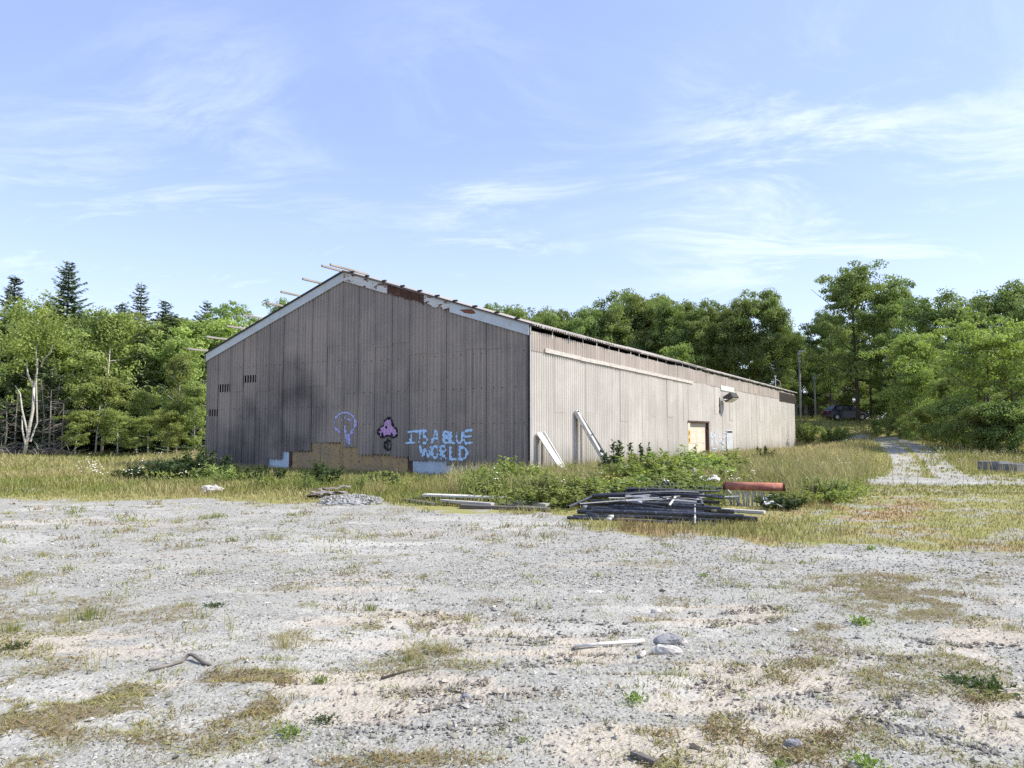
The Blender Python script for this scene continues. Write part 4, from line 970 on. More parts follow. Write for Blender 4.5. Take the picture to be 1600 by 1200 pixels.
def spruce(seed, H=14, Rad=2.6, m_leaf=None, gap=.42, bare=.06, sparse=1.0, m_bark=None):
    r = np.random.default_rng(seed); rr_ = random.Random(seed); mb = MB()
    mb.tube([(0, 0, -.2), (0, 0, H*.5), (0, 0, H)], [.17, .10, .012], 8)
    C = []; D = []; Nn = []; T = []; LN = []
    z = H*bare
    while z < H*.985:
        rel = z/H; L_ = Rad*(1-rel)**.85*rr_.uniform(.55, 1.12)+.18; nb = rr_.choice([5, 6, 7]); ph = rr_.random()*6
        for k in range(nb):
            if rr_.random() > sparse: continue
            al = ph + 6.283*k/nb + rr_.uniform(-.3, .3); Lb = L_*rr_.uniform(.4, 1.25); up = .55*rel+.08-.28*(1-rel)+rr_.uniform(-.12, .12)
            a = np.array([0, 0, z]); d = np.array([math.cos(al), math.sin(al), 0]); side = np.array([-d[1], d[0], 0])
            tip = a + d*Lb + np.array([0, 0, Lb*(up)]); mid = a + d*Lb*.5 + np.array([0, 0, Lb*.5*up-.10*Lb])
            mb.tube([a, mid, tip], [.03*(1-rel)+.01, .02*(1-rel)+.008, .006], 4, False)
            n = max(5, int(Lb/.065)); tt = (np.arange(n)+r.random(n))/n; tt = .12+.88*tt
            pth = (1-tt)[:, None]**2*a + 2*((1-tt)*tt)[:, None]*mid + (tt**2)[:, None]*tip
            tn = rr_.gauss(.42, .2)
            for sg in (-1, 1):
                wl = (.16+.34*Lb*(1-tt)*.55)*r.uniform(.7, 1.25, n)
                dv = side*sg + d*.75 + r.normal(size=(n, 3))*.22 + np.array([0, 0, -.18])
                dv /= np.linalg.norm(dv, axis=1)[:, None]
                C.append(pth+dv*wl[:, None]*.5); D.append(dv); LN.append(wl*1.25); Nn.append(np.array([0, 0, 1.0])+r.normal(size=(n, 3))*.35); T.append(np.clip(tn+r.normal(size=n)*.15, 0, 1))
        z += gap*rr_.uniform(.7, 1.25)*(1-.45*rel)
    C = np.concatenate(C); D = np.concatenate(D); LN = np.concatenate(LN); Nn = np.concatenate(Nn); T = np.concatenate(T)
    V, Fq = leaf_quads(C, D, Nn, LN, np.clip(LN*.42, .09, .21), r, .05)
    crown = np_mesh('crown', V, Fq, dict(tone=np.repeat(T, 4))); trunk = mb.mesh('trunk', True)
    trunk.materials.append(m_bark or M_bark); crown.materials.append(m_leaf or L_spruce)
    return trunk, crown
def place(proto, name, base, hgt, protoH, label, grp=None, wscale=1.0, rzz=None, cat='tree', trunk_name='trunk', crown_name='crown'):
    o = empty(name, base, random.uniform(0, 6.28) if rzz is None else rzz)
    s = hgt/protoH; o.scale = (s*wscale, s*wscale, s)
    link(trunk_name, proto[0], None, o); link(crown_name, proto[1], None, o)
    tag(o, label, cat, grp); return o
PB = dict(
    round1=(broadleaf(101, 14, 4.6, .22, 12, 210, 95, .25, clr=.80), 14), round2=(broadleaf(102, 14, 4.2, .2, 11, 190, 95, .25, clr=.78), 14),
    deep1=(broadleaf(103, 14, 4.4, .18, 12, 200, 95, .25, clr=.8, m_leaf=L_deep), 14), deep2=(broadleaf(104, 14, 4.8, .25, 12, 170, 95, .25, clr=.75, m_leaf=L_deep), 14),
    light1=(broadleaf(105, 9, 2.2, .14, 13, 150, 80, .19, clr=.52, m_leaf=L_light, trunk_r=.09, m_bark=M_barkl, cone=.3), 9),
    light2=(broadleaf(106, 8, 2.6, .2, 10, 130, 80, .19, clr=.55, m_leaf=L_light, trunk_r=.09, m_bark=M_barkl), 8),
    ash=(broadleaf(107, 9, 4.2, .12, 13, 190, 90, .21, clr=.66, m_leaf=L_light, trunk_r=.14, flat=.5), 9),
    open1=(broadleaf(108, 15, 3.6, .4, 12, 90, 75, .23, clr=.62, m_leaf=L_mid, trunk_r=.16, flat=.55), 15),
    maple=(broadleaf(118, 16, 5.6, .2, 15, 250, 95, .25, clr=.85, m_leaf=L_mid, trunk_r=.22, flat=.55), 16),
    poplar=(broadleaf(109, 14, 2.0, .35, 13, 62, 48, .20, clr=.5, m_leaf=L_mid, trunk_r=.12, cone=.3), 14),
    bushy=(broadleaf(110, 4, 2.2, .08, 10, 110, 70, .17, clr=.5, m_leaf=L_mid, trunk_r=.07), 4))
PS = dict(s1=(spruce(201, 14, 4.0, gap=.36), 14), s2=(spruce(202, 12, 3.4, gap=.36), 12), s3=(spruce(203, 10, 3.0, gap=.34), 10),
          thin=(spruce(204, 13, 2.2, L_needle_l, .42, .12, .8), 13), grey=(spruce(205, 9, 2.2, L_needle_l, .36, .04), 9))
PR = {**PB, **PS}
def tree(kind, px, pytop, Y, label, grp=None, ws=1.0, name=None, dz=0.0):
    b = atY(px, Y); b.z += dz; H = ztop(pytop, Y) - b.z
    nm = name or ('spruce_tree' if kind in PS else 'broadleaf_tree')
    return place(PR[kind][0], nm, b, H, PR[kind][1], label, grp, ws)

# left wood: front rank
G = 'trees of the wood left of the warehouse'
T = [('s1', 97, 408, 56, 'tallest dark spruce of the wood, its tip above all others', 1.15), ('s2', 12, 430, 57, 'dark spruce at the edge of the view, second tallest', 1.1), ('s2', -40, 450, 54, 'dark spruce cut by the edge of the view', 1.2),
     ('thin', 213, 440, 60, 'thin grey-green conifer with loose top right of the tallest spruce', 1.2), ('s3', 184, 474, 61, 'dark spruce top between the tallest spruce and the thin conifer', 1.1), ('s3', 252, 470, 60, 'dark spruce top just right of the thin conifer', 1.1),
     ('s3', 318, 472, 64, 'small dark spruce top nearest the warehouse roof corner', 1.0), ('grey', 262, 490, 52, 'dense grey-green spruce behind the small white-stemmed tree', 1.35), ('light1', 160, 476, 47, 'tall yellow-green tree leafy to the ground in mid wood', .95),
     ('light2', 150, 585, 45.5, 'low yellow-green tree at the foot of the tall leafy one', 1.05), ('light1', 276, 545, 44, 'small yellow-green tree with thin white stem near the warehouse', .75), ('grey', 215, 520, 49, 'grey-green spruce between the two yellow-green trees', 1.3),
     ('light2', 312, 498, 55, 'yellow-green crown beside the warehouse corner, below the small spruce top', 1.3), ('open1', 352, 460, 62, 'round open crown rising over the warehouse left slope', .95), ('round1', 300, 505, 58, 'broad green crown filling the gap beside the warehouse', .8),
     ('round2', 440, 470, 70, 'green crown showing above the roof slope between the purlins', .7), ('light2', 68, 505, 50, 'yellow-green crown behind the white birch fork', 1.1), ('grey', 118, 545, 50, 'grey-green spruce with pale stems left of the tall leafy tree', 1.1),
     ('round2', 62, 470, 60, 'green crown between the two tallest spruces', .65), ('grey', 20, 560, 50, 'low grey-green spruce left of the white birch', 1.3), ('light2', 232, 610, 45, 'low yellow-green shrubby tree beneath the grey spruce', 1.0), ('s3', 250, 600, 47, 'small dark spruce beneath the wood edge near the warehouse', 1.2),
     ('light2', 185, 640, 43.5, 'low leafy yellow-green bush tree at the wood foot left of centre', 1.3), ('light2', 215, 652, 43, 'lowest yellow-green bush tree at the wood foot', 1.4), ('light2', 262, 640, 43, 'low bush tree left of the small white-stemmed tree', 1.3), ('light2', 118, 640, 44.5, 'low bush tree right of the dead stems', 1.2), ('grey', 75, 560, 48, 'grey-green spruce right behind the birch stem', 1.2),
     ('round2', 130, 488, 56, 'green crown between the tallest spruce and the tall leafy tree', .7), ('light2', 225, 500, 54, 'yellow-green crown below the thin conifer', 1.2), ('round1', 188, 490, 58, 'green crown behind the tall leafy tree', .7), ('round1', 20, 492, 55, 'green crown at the edge of the view under the spruce', .7), ('light2', 262, 522, 50, 'yellow-green crown in front of the dense grey spruce', 1.0), ('round2', 340, 500, 60, 'green crown directly behind the warehouse corner', .7),
     ('light1', 305, 590, 43.5, 'narrow yellow-green sapling closest to the warehouse corner', .8)]
for k, px, pt, Y_, lab, ws in T: tree(k, px, pt, Y_, lab, G, ws)
Gb = 'deep trees of the wood left of the warehouse'
for k in range(22):
    px = -150 + 21*k + random.uniform(-8, 8); kd = random.choice(['s1', 's2', 'deep1', 'deep2', 's3'])
    tree(kd, px, random.uniform(482, 530), random.uniform(66, 76), 'dark tree deep in the wood behind the front rank', Gb, 1.15)
for k in range(10):
    px = -120 + 44*k + random.uniform(-10, 10)
    tree(random.choice(['s2', 's3', 'grey']), px, random.uniform(575, 640), random.uniform(51, 56), 'low dark conifer in the shade beneath the wood edge', 'understorey conifers of the wood', 1.5)
# white birch with its fork, built on its own
def birch():
    Y_ = 44.0; base = atY(42, Y_); o = empty('birch_tree', base); tag(o, 'white-stemmed birch with forked bare trunk and yellow-green top', 'tree', G)
    s_ = Y_/F
    def q(px, py, dy=0): return Vector(((px-42)*s_*(1+dy/Y_), dy, ztop(py, Y_)-base.z))
    mb = MB()
    mb.tube([q(40, 712), q(44, 680), (q(50, 640)), q(50, 606)], [.11, .095, .08, .07], 8)
    for L_ in ([(50, 606), (42, 585), (36, 565), (31, 560)], [(50, 606), (58, 580), (57, 550), (54, 520), (54, 495)], [(60, 572), (70, 562), (80, 552), (84, 540)], [(44, 680), (38, 640), (32, 615), (24, 603)], [(48, 690), (53, 660), (57, 600), (54, 560)], [(42, 700), (40, 670), (36, 650)]):
        mb.tube([q(a, b_, random.uniform(-.5, .5) if i else 0) for i, (a, b_) in enumerate(L_)], [.058*(1-.75*i/len(L_)) for i in range(len(L_))], 6, False)
    mb.build('trunk', M_barkl, o, True)
    r = np.random.default_rng(55); C = []; tn = []
    for _ in range(75):
        px, py = r.normal(48, 24), r.normal(524, 20); c = np.array(q(px, py, r.normal(0, 1.0)))
        m_ = 70; C.append(c + r.normal(size=(m_, 3))*.27*np.array([1.2, 1.2, .7])); tn.append(np.clip(r.normal(.55, .2)+r.normal(size=m_)*.15, 0, 1))
    C = np.concatenate(C); tn = np.concatenate(tn); n = len(C)
    V, Fq = leaf_quads(C, rdir(r, n, -.3), rdir(r, n, .8), .17*r.uniform(.7, 1.3, n), .11, r)
    link('crown', np_mesh('crown', V, Fq, dict(tone=np.repeat(tn, 4))), L_light, o)
birch()
# bare dead stems and twigs under the wood edge
def dead(seed, H):
    rr_ = random.Random(seed); mb = MB(); mb.tube([(0, 0, -.1), (rr_.uniform(-.1, .1), 0, H*.5), (rr_.uniform(-.2, .2), 0, H)], [.06, .045, .012], 6)
    for k in range(26):
        z = H*rr_.uniform(.08, .95); al = rr_.random()*6.28; L_ = rr_.uniform(.5, 1.5)*(1-.5*z/H); d = Vector((math.cos(al), math.sin(al), rr_.uniform(-.4, .25)))
        a = Vector((0, 0, z)); m_ = a+d*L_*.5+Vector((0, 0, -.05)); e = a+d*L_+Vector((0, 0, rr_.uniform(-.3, .1)))
        mb.tube([a, m_, e], [.02, .014, .005], 4, False)
        for _ in range(2): mb.tube([m_, m_+Vector((rr_.uniform(-.4, .4), rr_.uniform(-.4, .4), rr_.uniform(-.3, .3)))], [.01, .004], 4, False)
    me = mb.mesh('dead_tree', True); me.materials.append(M_twig); return me
NEAR = ['leftmost beside the birch', 'just left of the birch', 'just right of the birch', 'second right of the birch', 'third right of the birch', 'fourth right of the birch', 'fifth right of the birch', 'sixth right of the birch', 'seventh right of the birch', 'cut by the view edge', 'behind the birch', 'under the tall leafy tree', 'behind the white-stemmed sapling', 'closest to the warehouse']
DD = [dead(301, 4.2), dead(302, 3.4), dead(303, 5.0)]
for k, (px, Y_, i) in enumerate([(8, 45, 1), (24, 46, 0), (66, 46, 2), (78, 44.5, 0), (86, 45.5, 2), (98, 44.5, 1)]):
    o = link('dead_tree', DD[i], None, None, atY(px, Y_), (0, 0, k*1.7)); tag(o, f'bare grey dead stem under the wood edge, standing {NEAR[k]}', 'tree', 'dead stems under the wood edge')
def brush():
    r = random.Random(8); mb = MB()
    for _ in range(110):
        b = atY(r.uniform(-60, 112), r.uniform(43.0, 46.5)); L_ = r.uniform(.5, 1.5); al = r.uniform(-.5, 3.6); d = Vector((math.cos(al), math.sin(al)*.4, r.uniform(.05, .75)))
        b.z += r.uniform(0, .6); mb.tube([b, b+d*L_*.5+Vector((0, 0, .1)), b+d*L_], [.022, .015, .005], 4, False)
    return mb.build('brushwood', M_twig)
tag(brush(), 'tangle of dead grey branches at the foot of the wood', 'brushwood', kind='stuff')

# canopy behind the warehouse
G = 'broadleaf trees behind the warehouse'
T = [('open1', 768, 462, 92, 'small round crown nearest the ridge, alone above the roof line', .55), ('round1', 800, 482, 96, 'low green crown right of the small round one above the roof', .9), ('deep1', 845, 481, 94, 'green crown above the roof over the tall channel beam', .85), ('round2', 888, 486, 90, 'green crown in the dip of the tree line above the roof', .8),
     ('deep2', 935, 482, 95, 'deep green crown just left of the pale-topped tree', .8), ('round1', 985, 458, 92, 'pale-topped broad tree, tallest group above the middle of the roof', .85), ('open1', 1028, 456, 96, 'loose pale crown sprouting above the broad tree top', 1.1), ('deep1', 1070, 470, 88, 'dense dark crown above the far half of the roof', .85),
     ('round2', 1125, 478, 86, 'green crown left of the big round tree behind the warehouse', .8), ('round1', 1192, 458, 80, 'big round bright tree at the far end of the warehouse', .95), ('deep2', 1165, 500, 84, 'dark crown below and left of the big round tree', .8), ('round2', 1228, 500, 80, 'lower crown filling the outer side of the big round tree', .7),
     ('round2', 782, 492, 90, 'low crown at the ridge end of the tree line', .8), ('round1', 824, 489, 88, 'bright crown, second of the low row above the roof', .85), ('round2', 866, 491, 88, 'bright crown, third of the low row above the roof', .85), ('round1', 912, 488, 86, 'bright crown, fourth of the low row above the roof', .85), ('round2', 958, 477, 86, 'bright crown in front of the pale-topped tree', .85), ('round1', 1010, 466, 88, 'bright crown beside the loose pale crown', .85), ('round2', 1048, 470, 84, 'bright crown right of the loose pale crown', .8), ('round1', 1100, 474, 82, 'bright crown left of the far big round tree', .8), ('round1', 1152, 474, 80, 'bright crown touching the big round tree', .75), ('round2', 1212, 470, 78, 'bright crown at the outer shoulder of the big round tree', .7),
     ('light2', 1062, 540, 78, 'yellowish half-bare crown just above the roof before the dark crown', .9)]
for k, px, pt, Y_, lab, ws in T: tree(k, px, pt, Y_, lab, G, ws)
for k, (px, Y_) in enumerate([(1236, 99), (1252, 103), (1270, 100), (1286, 105)]):
    tree('deep1', px, 520+10*k, Y_, f'dark tree behind the utility poles, {ORD[k]} from the warehouse', 'trees behind the utility poles', .9)
for k in range(13):
    px = 745 + 40*k + random.uniform(-12, 12)
    tree(random.choice(['deep1', 'deep2', 'round2']), px, random.uniform(500, 530), random.uniform(100, 108), 'dark tree deep behind the crowns above the roof', 'deep trees behind the warehouse', 1.0)
# right wood
G = 'trees beyond the gravel drive'
T = [('maple', 1342, 416, 72, 'tallest open-crowned maple behind the parked car', 1.0), ('round1', 1402, 442, 70, 'broad green crown right of the tallest maple', .75), ('deep1', 1300, 482, 84, 'dark crown left of the tallest maple over the utility poles', .75), ('deep2', 1362, 482, 78, 'dark crown beneath the tallest maple', .95),
     ('poplar', 1492, 432, 62, 'thin half-bare poplar with tufts against the sky', 1.15), ('poplar', 1540, 436, 62, 'second thin poplar right of the half-bare one', 1.1), ('round2', 1585, 440, 60, 'tall green crown at the edge of the view', .75), ('round1', 1640, 455, 56, 'green crown cut by the edge of the view', .8),
     ('round2', 1450, 464, 64, 'green crown between the maple and the poplars', .95), ('deep1', 1520, 468, 60, 'dark crown beneath the poplars', .7), ('ash', 1545, 500, 45, 'spreading yellow-green tree standing nearest the drive', 1.05), ('light2', 1420, 520, 58, 'yellow-green crown below the broad green one', 1.1),
     ('ash', 1440, 575, 56, 'low spreading tree shading the drive edge', .85), ('deep1', 1610, 560, 47, 'dark low crown at the edge of the view', .9), ('deep2', 1475, 590, 52, 'dark low crown behind the spreading tree', .8), ('deep1', 1400, 560, 66, 'dark crown over the drive bend', .8), ('deep2', 1290, 560, 92, 'dark crown behind the two utility poles', .9)]
for k, px, pt, Y_, lab, ws in T: tree(k, px, pt, Y_, lab, G, ws)
for k, (px, Y_, pt) in enumerate([(1350, 86, 628), (1368, 84, 622), (1386, 82, 618), (1404, 80, 615), (1310, 90, 640), (1326, 89, 642), (1296, 91, 634)]):
    tree('bushy', px, pt, Y_, f'dark bush in the shade behind the parked car, {ORD[k]} of its hedge', 'hedge behind the parked car', 1.3, 'leafy_shrub')
for k in range(14):
    px = 1345 + 24*k
    tree('bushy', px, random.uniform(560, 600), random.uniform(86, 96), 'dark thicket closing the wood beyond the drive from behind', 'thicket behind the wood beyond the drive', 1.0, 'leafy_shrub')
for k in range(16):
    px = 1262 + 27*k + random.uniform(-8, 8)
    tree(random.choice(['deep1', 'deep2', 'round2', 'deep1']), px, random.uniform(515, 560), random.uniform(92, 104) if px < 1400 else random.uniform(66, 84), 'dark tree deep in the wood beyond the drive', 'deep trees beyond the drive', 1.05)
SHN = ['third from its bend', 'fourth from its bend', 'fifth from its bend', 'sixth from its bend', 'seventh from its bend', 'eighth from its bend', 'ninth from its bend', 'tenth from its bend', 'eleventh from its bend', 'last at the view edge', 'second from its bend', 'nearest its bend']
for k, (px, Y_, pt) in enumerate([(1405, 58, 650), (1425, 54, 655), (1450, 50, 640), (1478, 47.5, 632), (1505, 45.5, 628), (1530, 43.5, 640), (1556, 43, 640), (1585, 42, 632), (1612, 42, 636), (1640, 42, 630), (1385, 62, 655), (1368, 66, 658)]):
    tree('bushy', px, pt, Y_, f'leafy shrub at the foot of the wood beyond the drive, {SHN[k]}', 'shrubs at the foot of the wood beyond the drive', 1.1, 'leafy_shrub')

# ------------------------------------------------------------------ far buildings, poles, wires, car
Msid = simple('beige_siding', (.30, .27, .20), (.26, .235, .175), 2.0, .8, stretch=(.2, .2, 6)); Mbl = simple('pale_house_siding', (.50, .54, .62), (.44, .48, .55), 2.0, .8, stretch=(.2, .2, 6)); Mrf = simple('grey_shingle', (.13, .13, .135), (.09, .09, .095), 8.0, .95)
Mgl = simple('dark_window_glass', (.03, .035, .045), (.05, .055, .065), 2.0, .1, spec=.8)
def house(name, px0, px1, Y_, zb, zt, m_, label, depth=7):
    x0 = atY(px0, Y_).x; x1 = atY(px1, Y_).x; o = empty(name, (x0, Y_, zb)); tag(o, label, 'house'); W_ = x1-x0; H_ = zt-zb
    MB().box((0, 0, -1), (W_, depth, H_)).build('wall', m_, o)
    V = [(-.3, -.3, H_-.05), (W_+.3, -.3, H_-.05), (W_+.3, depth+.3, H_-.05), (-.3, depth+.3, H_-.05), (-.3, depth/2, H_+1.8), (W_+.3, depth/2, H_+1.8)]
    MB().add(V, [(0, 1, 5, 4), (2, 3, 4, 5), (0, 4, 3), (1, 2, 5), (3, 2, 1, 0)]).build('roof', Mrf, o)
    f = MB().box((W_*.55, -.05, 1.0), (W_*.8, .02, 2.1)).build('window', M_clamp, o); MB().box((W_*.57, -.07, 1.07), (W_*.78, -.052, 2.03)).build('pane', Mgl, f)
    MB().box((W_*.15, -.05, 0), (W_*.38, .02, 2.05)).build('door', M_clamp, o)
house('garage', 1296, 1334, 93, 2.9, 6.2, Msid, 'beige garage half hidden in tree shade behind the parked car')
house('house', 1225, 1263, 97, 2.9, 5.9, Mbl, 'pale blue house wall glimpsed past the far end of the warehouse')
def pole(px, pt, Y_, label, r_=.11, lamp_=False):
    b = atY(px, Y_); H_ = ztop(pt, Y_)-b.z; o = empty('utility_pole', b); tag(o, label, 'pole', 'utility poles behind the warehouse')
    MB().tube([(0, 0, -.3), (0, 0, H_)], [r_, r_*.75], 10).build('post', M_pole, o, True)
    MB().box((-.08, -.35, H_-.5), (.08, .35, H_-.4)).build('crossarm', M_pole, o)
    for s in (-.28, .28): MB().tube([(0, s, H_-.4), (0, s, H_-.22)], [.05, .03], 8).build('insulator', M_clamp, o)
    if lamp_: MB().box((0, -.12, H_-.15), (.55, .12, H_+.02), .03).build('street_light', M_clamp, o)
    return Vector((b.x, b.y, b.z+H_))
t1 = pole(1252, 548, 76, 'pale utility pole nearest the far end of the warehouse', .11, True)
t2 = pole(1275, 586, 80, 'second utility pole, leaning greyer one left of the car')
def wire(a, b, sag, label):
    P = [a.lerp(b, k/14)+Vector((0, 0, -sag*math.sin(math.pi*k/14)))-a for k in range(15)]
    o = MB().tube(P, .018, 5, False).build('power_line', M_lampbody, None, loc=a); tag(o, label, 'wire', 'overhead lines')
wire(t1+Vector((0, 0, -.3)), Vector((atY(1420, 78).x, 78, ztop(560, 78))), .3, 'overhead line running from the pale pole across the maple')
wire(t1+Vector((0, 0, -1.2)), Vector((loc2w(46, 0)[0], loc2w(46, 0)[1], 5.9)), .2, 'service line from the pale pole down to the warehouse end')
# car
def car():
    Y_ = 74.5; c = atY(1321, Y_); c.z = float(bank(c.x, c.y)); zb = float(bank(c.x, c.y)) - .04
    o = empty('parked_car', (c.x, c.y, zb), R(4)); tag(o, 'dark blue parked hatchback in the shade of the tallest maple', 'car')
    Mp = simple('dark_blue_car_paint', (.012, .016, .045), (.014, .018, .05), 3.0, .25, spec=.6, bmp=0)
    Mt = simple('tyre_rubber', (.018, .018, .018), (.024, .024, .024), 9.0, .9); Ml = simple('tail_lamp', (.35, .02, .02), (.3, .02, .02), 4.0, .3, bmp=0)
    prof_ = [(-2.05, .35), (-2.1, .62), (-2.0, .98), (-1.85, 1.02), (-1.45, 1.50), (-.9, 1.60), (.1, 1.57), (.55, 1.45), (1.15, 1.02), (1.9, .88), (2.1, .70), (2.12, .38), (1.7, .26), (-1.7, .26)]
    n = len(prof_); V = []; Fs = []
    ws = [(-.78, .93), (-.86, 1.0), (.86, 1.0), (.78, .93)]
    for wy, s in ws:
        for x_, z_ in prof_:
            k = 1.0 if z_ < 1.05 else 1.0-.32*(z_-1.05)
            V.append((x_*(s if z_ < 1.0 else s*.99), wy*k, .26+(z_-.26)*(.98 if s < 1 else 1)))
    for r_ in range(3):
        for k in range(n): k2 = (k+1) % n; Fs.append((r_*n+k, r_*n+k2, (r_+1)*n+k2, (r_+1)*n+k))
    Fs += [tuple(range(n-1, -1, -1)), tuple(range(3*n, 4*n))]
    MB().add(V, Fs).build('body', Mp, o)
    for sgn in (-1, 1):
        yk = lambda z_: sgn*(.885*(1-.32*(z_-1.05)) if z_ > 1.05 else .885)
        for q in ([(-1.38, 1.08), (-1.18, 1.42), (-.62, 1.50), (-.62, 1.06)], [(-.56, 1.06), (-.56, 1.5), (.05, 1.48), (.12, 1.05)], [(.18, 1.05), (.11, 1.47), (.45, 1.39), (.9, 1.05)]):
            V = [(x_, yk(z_)*.985+sgn*.0, z_) for x_, z_ in q] + [(x_, yk(z_)*.985-sgn*.03, z_) for x_, z_ in q]
            MB().add(V, [(0, 1, 2, 3), (7, 6, 5, 4), (0, 4, 5, 1), (1, 5, 6, 2), (2, 6, 7, 3), (3, 7, 4, 0)]).build('window', Mgl, o)
        for x_ in (-1.3, 1.35):
            wl = MB().tube([(x_, sgn*.70, .33), (x_, sgn*.90, .33)], .33, 18).build('wheel', Mt, o)
            MB().tube([(x_, sgn*.895, .33), (x_, sgn*.91, .33)], .20, 12).build('rim', M_metal, wl)
        MB().box((-2.14, sgn*.45, .72), (-2.04, sgn*.80, .92), .01).build('tail_light', Ml, o)
        MB().box((2.0, sgn*.42, .66), (2.13, sgn*.78, .80), .01).build('headlight', M_lens, o)
        MB().box((.62, sgn*.90-.06, 1.02), (.80, sgn*.90+.06, 1.14), .02).build('mirror', Mp, o)
car()

# ------------------------------------------------------------------ grass, weeds and shrubs
def blades(xx, yy, hh, ww, r, lean=.45, seg2=True):
    n = len(xx); z = h(xx, yy); a = r.random(n)*6.283; ln = r.normal(size=(n, 2))*lean*hh[:, None]
    sx, sy = np.cos(a)*ww*.5, np.sin(a)*ww*.5; B = np.stack([xx, yy, z-.01], 1)
    S = np.stack([sx, sy, np.zeros(n)], 1); Mi = B + np.stack([ln[:, 0]*.35, ln[:, 1]*.35, hh*.62], 1); Ti = B + np.stack([ln[:, 0], ln[:, 1], hh*.98], 1)
    V = np.stack([B-S, B+S, Mi+S*.75, Mi-S*.75, Ti], 1).reshape(-1, 3); i = np.arange(n)[:, None]*5
    return V, i+np.array([[0, 1, 2, 3]]), i+np.array([[3, 2, 4]])
def meadow(n, ylo, yhi, xlo, xhi, fn, seed, name, label, lean=.4, wid=(.010, .02)):
    r = np.random.default_rng(seed); yy = ylo*(yhi/ylo)**r.random(n); px = xlo+(xhi-xlo)*r.random(n); xx = (px-800)/F*yy
    k = masks(xx, yy); hh, dry, red, prob = fn(xx, yy, k, r)
    uu = (xx-P0[0])*U[0]+(yy-P0[1])*U[1]; vv = (xx-P0[0])*VV[0]+(yy-P0[1])*VV[1]
    inside = (uu > -.03) & (uu < LEN+.1) & (vv > -.03) & (vv < WID+.1)
    keep = (r.random(n) < prob) & ~inside & (hh > .01); xx, yy, hh, dry, red = [a[keep] for a in (xx, yy, hh, dry, red)]
    hh = hh*r.uniform(.55, 1.25, len(xx)); ww = (wid[0]+(wid[1]-wid[0])*r.random(len(xx)))*np.clip(yy/14, .5, 2.6)
    V, q, t = blades(xx, yy, hh, ww, r, lean)
    rep = lambda a: np.repeat(np.clip(a, 0, 1), 5)
    me = np_mesh(name, V, [q, t], dict(tone=rep(r.random(len(xx))), dry=rep(dry+r.normal(size=len(xx))*.15), red=rep(red)))
    return tag(link(name, me, M_grass), label, 'grass', kind='stuff')
def f_left(x, y, k, r):
    n = fbm(x*.35, y*.35, 81, 4); ed = edge_py(k['px'])-k['py']; hh = (.03+.05*n) + (.10+.16*n)*sm(ed, 2, 20) + .16*sm(y, 26, 38)*n
    return hh, sm(n, .36, .62)*.6+.05, k['red']*.5*(y < 20), k['veg']
meadow(100000, 15.5, 60, -220, 820, f_left, 5, 'meadow_grass', 'half-dry meadow grass between the gravel yard and the wood')
def f_right(x, y, k, r):
    px, py = k['px'], k['py']; n = fbm(x*.5, y*.5, 91, 4)
    tall = ellipses(px, py, [(1000, 755, 240, 42, 1), (1230, 735, 110, 50, 1), (1290, 700, 70, 40, 1), (820, 770, 80, 25, .7)], .35)
    tan = ellipses(px, py, [(1220, 715, 110, 22, 1), (1300, 725, 50, 18, .8), (1255, 700, 60, 12, 1)], .4)
    bankg = (y > 63)
    hh = .05+.08*n + .42*tall*(.5+.8*n)*sm(edge_py(px)-py, 8, 42); hh = np.where(bankg, .35+.3*n, hh); hh = np.where((px > 1440) & (y > 27) & ~bankg, .08+.08*n+.22*sm(y, 33, 38), hh)
    lowz = ((px > 1300) & (py > 775)) | (py > 800)
    fr = ellipses(px, py, [(1050, 828, 190, 14, 1), (1240, 830, 90, 18, .5), (740, 802, 130, 8, .8)], .4); hh = np.where(lowz, .03+.05*n+.14*fr*(.3+n), hh)
    hh = hh*(1-.85*ellipses(px, py, [(1035, 800, 150, 24, 1), (1180, 783, 60, 14, 1)], .25))
    grn = ellipses(px, py, [(920, 765, 220, 40, 1)], .4); dry = np.clip(.42*sm(n, .35, .65)+.15+.6*tan - .25*bankg - .35*grn, 0, 1)
    return hh, dry, k['red']*.75, k['veg']*np.where(lowz, .75, 1)
meadow(130000, 9, 80, 780, 1760, f_right, 6, 'verge_grass', 'rough green and straw-coloured grass around the drive and side wall')
def f_mat(x, y, k, r): return .012+.035*r.random(len(x)), .30+.35*r.random(len(x)), .6*(fbm(x*2, y*2, 99, 2) > .5)*(r.random(len(x)) < .6)+0*x, np.clip(k['mat']*1.1, 0, 1)*.9+.004
meadow(240000, 3.2, 16, -80, 1680, f_mat, 7, 'weed_mat', 'low brown and olive weeds matted over the gravel', 1.1, (.008, .018))
def f_mat2(x, y, k, r): return .012+.03*r.random(len(x)), .22+.3*r.random(len(x)), .75*(r.random(len(x)) < .35+.4*(fbm(x*2, y*2, 99, 2) > .5))+0*x, np.clip(k['mat']*1.3-.15, 0, 1)
meadow(260000, 3.2, 8, -80, 1680, f_mat2, 17, 'weed_mat', 'dense low brown weeds matted over the near gravel', 1.3, (.012, .024))
# seed-head stalks over the meadow, uncountable
def f_stalk(x, y, k, r): return np.where(k['px'] > 1120, .6, .42)+0*x, np.full_like(x, .95), np.full_like(x, .12), k['veg']*np.clip((y-17)/4, 0, 1)*np.where((k['px'] > 1340) & (k['py'] > 760), 0, .8)*(k['py'] < 790)
meadow(6000, 16, 70, -150, 1700, f_stalk, 8, 'straw_stalks', 'thin straw-coloured seed stalks standing over the grass', .18, (.008, .014))

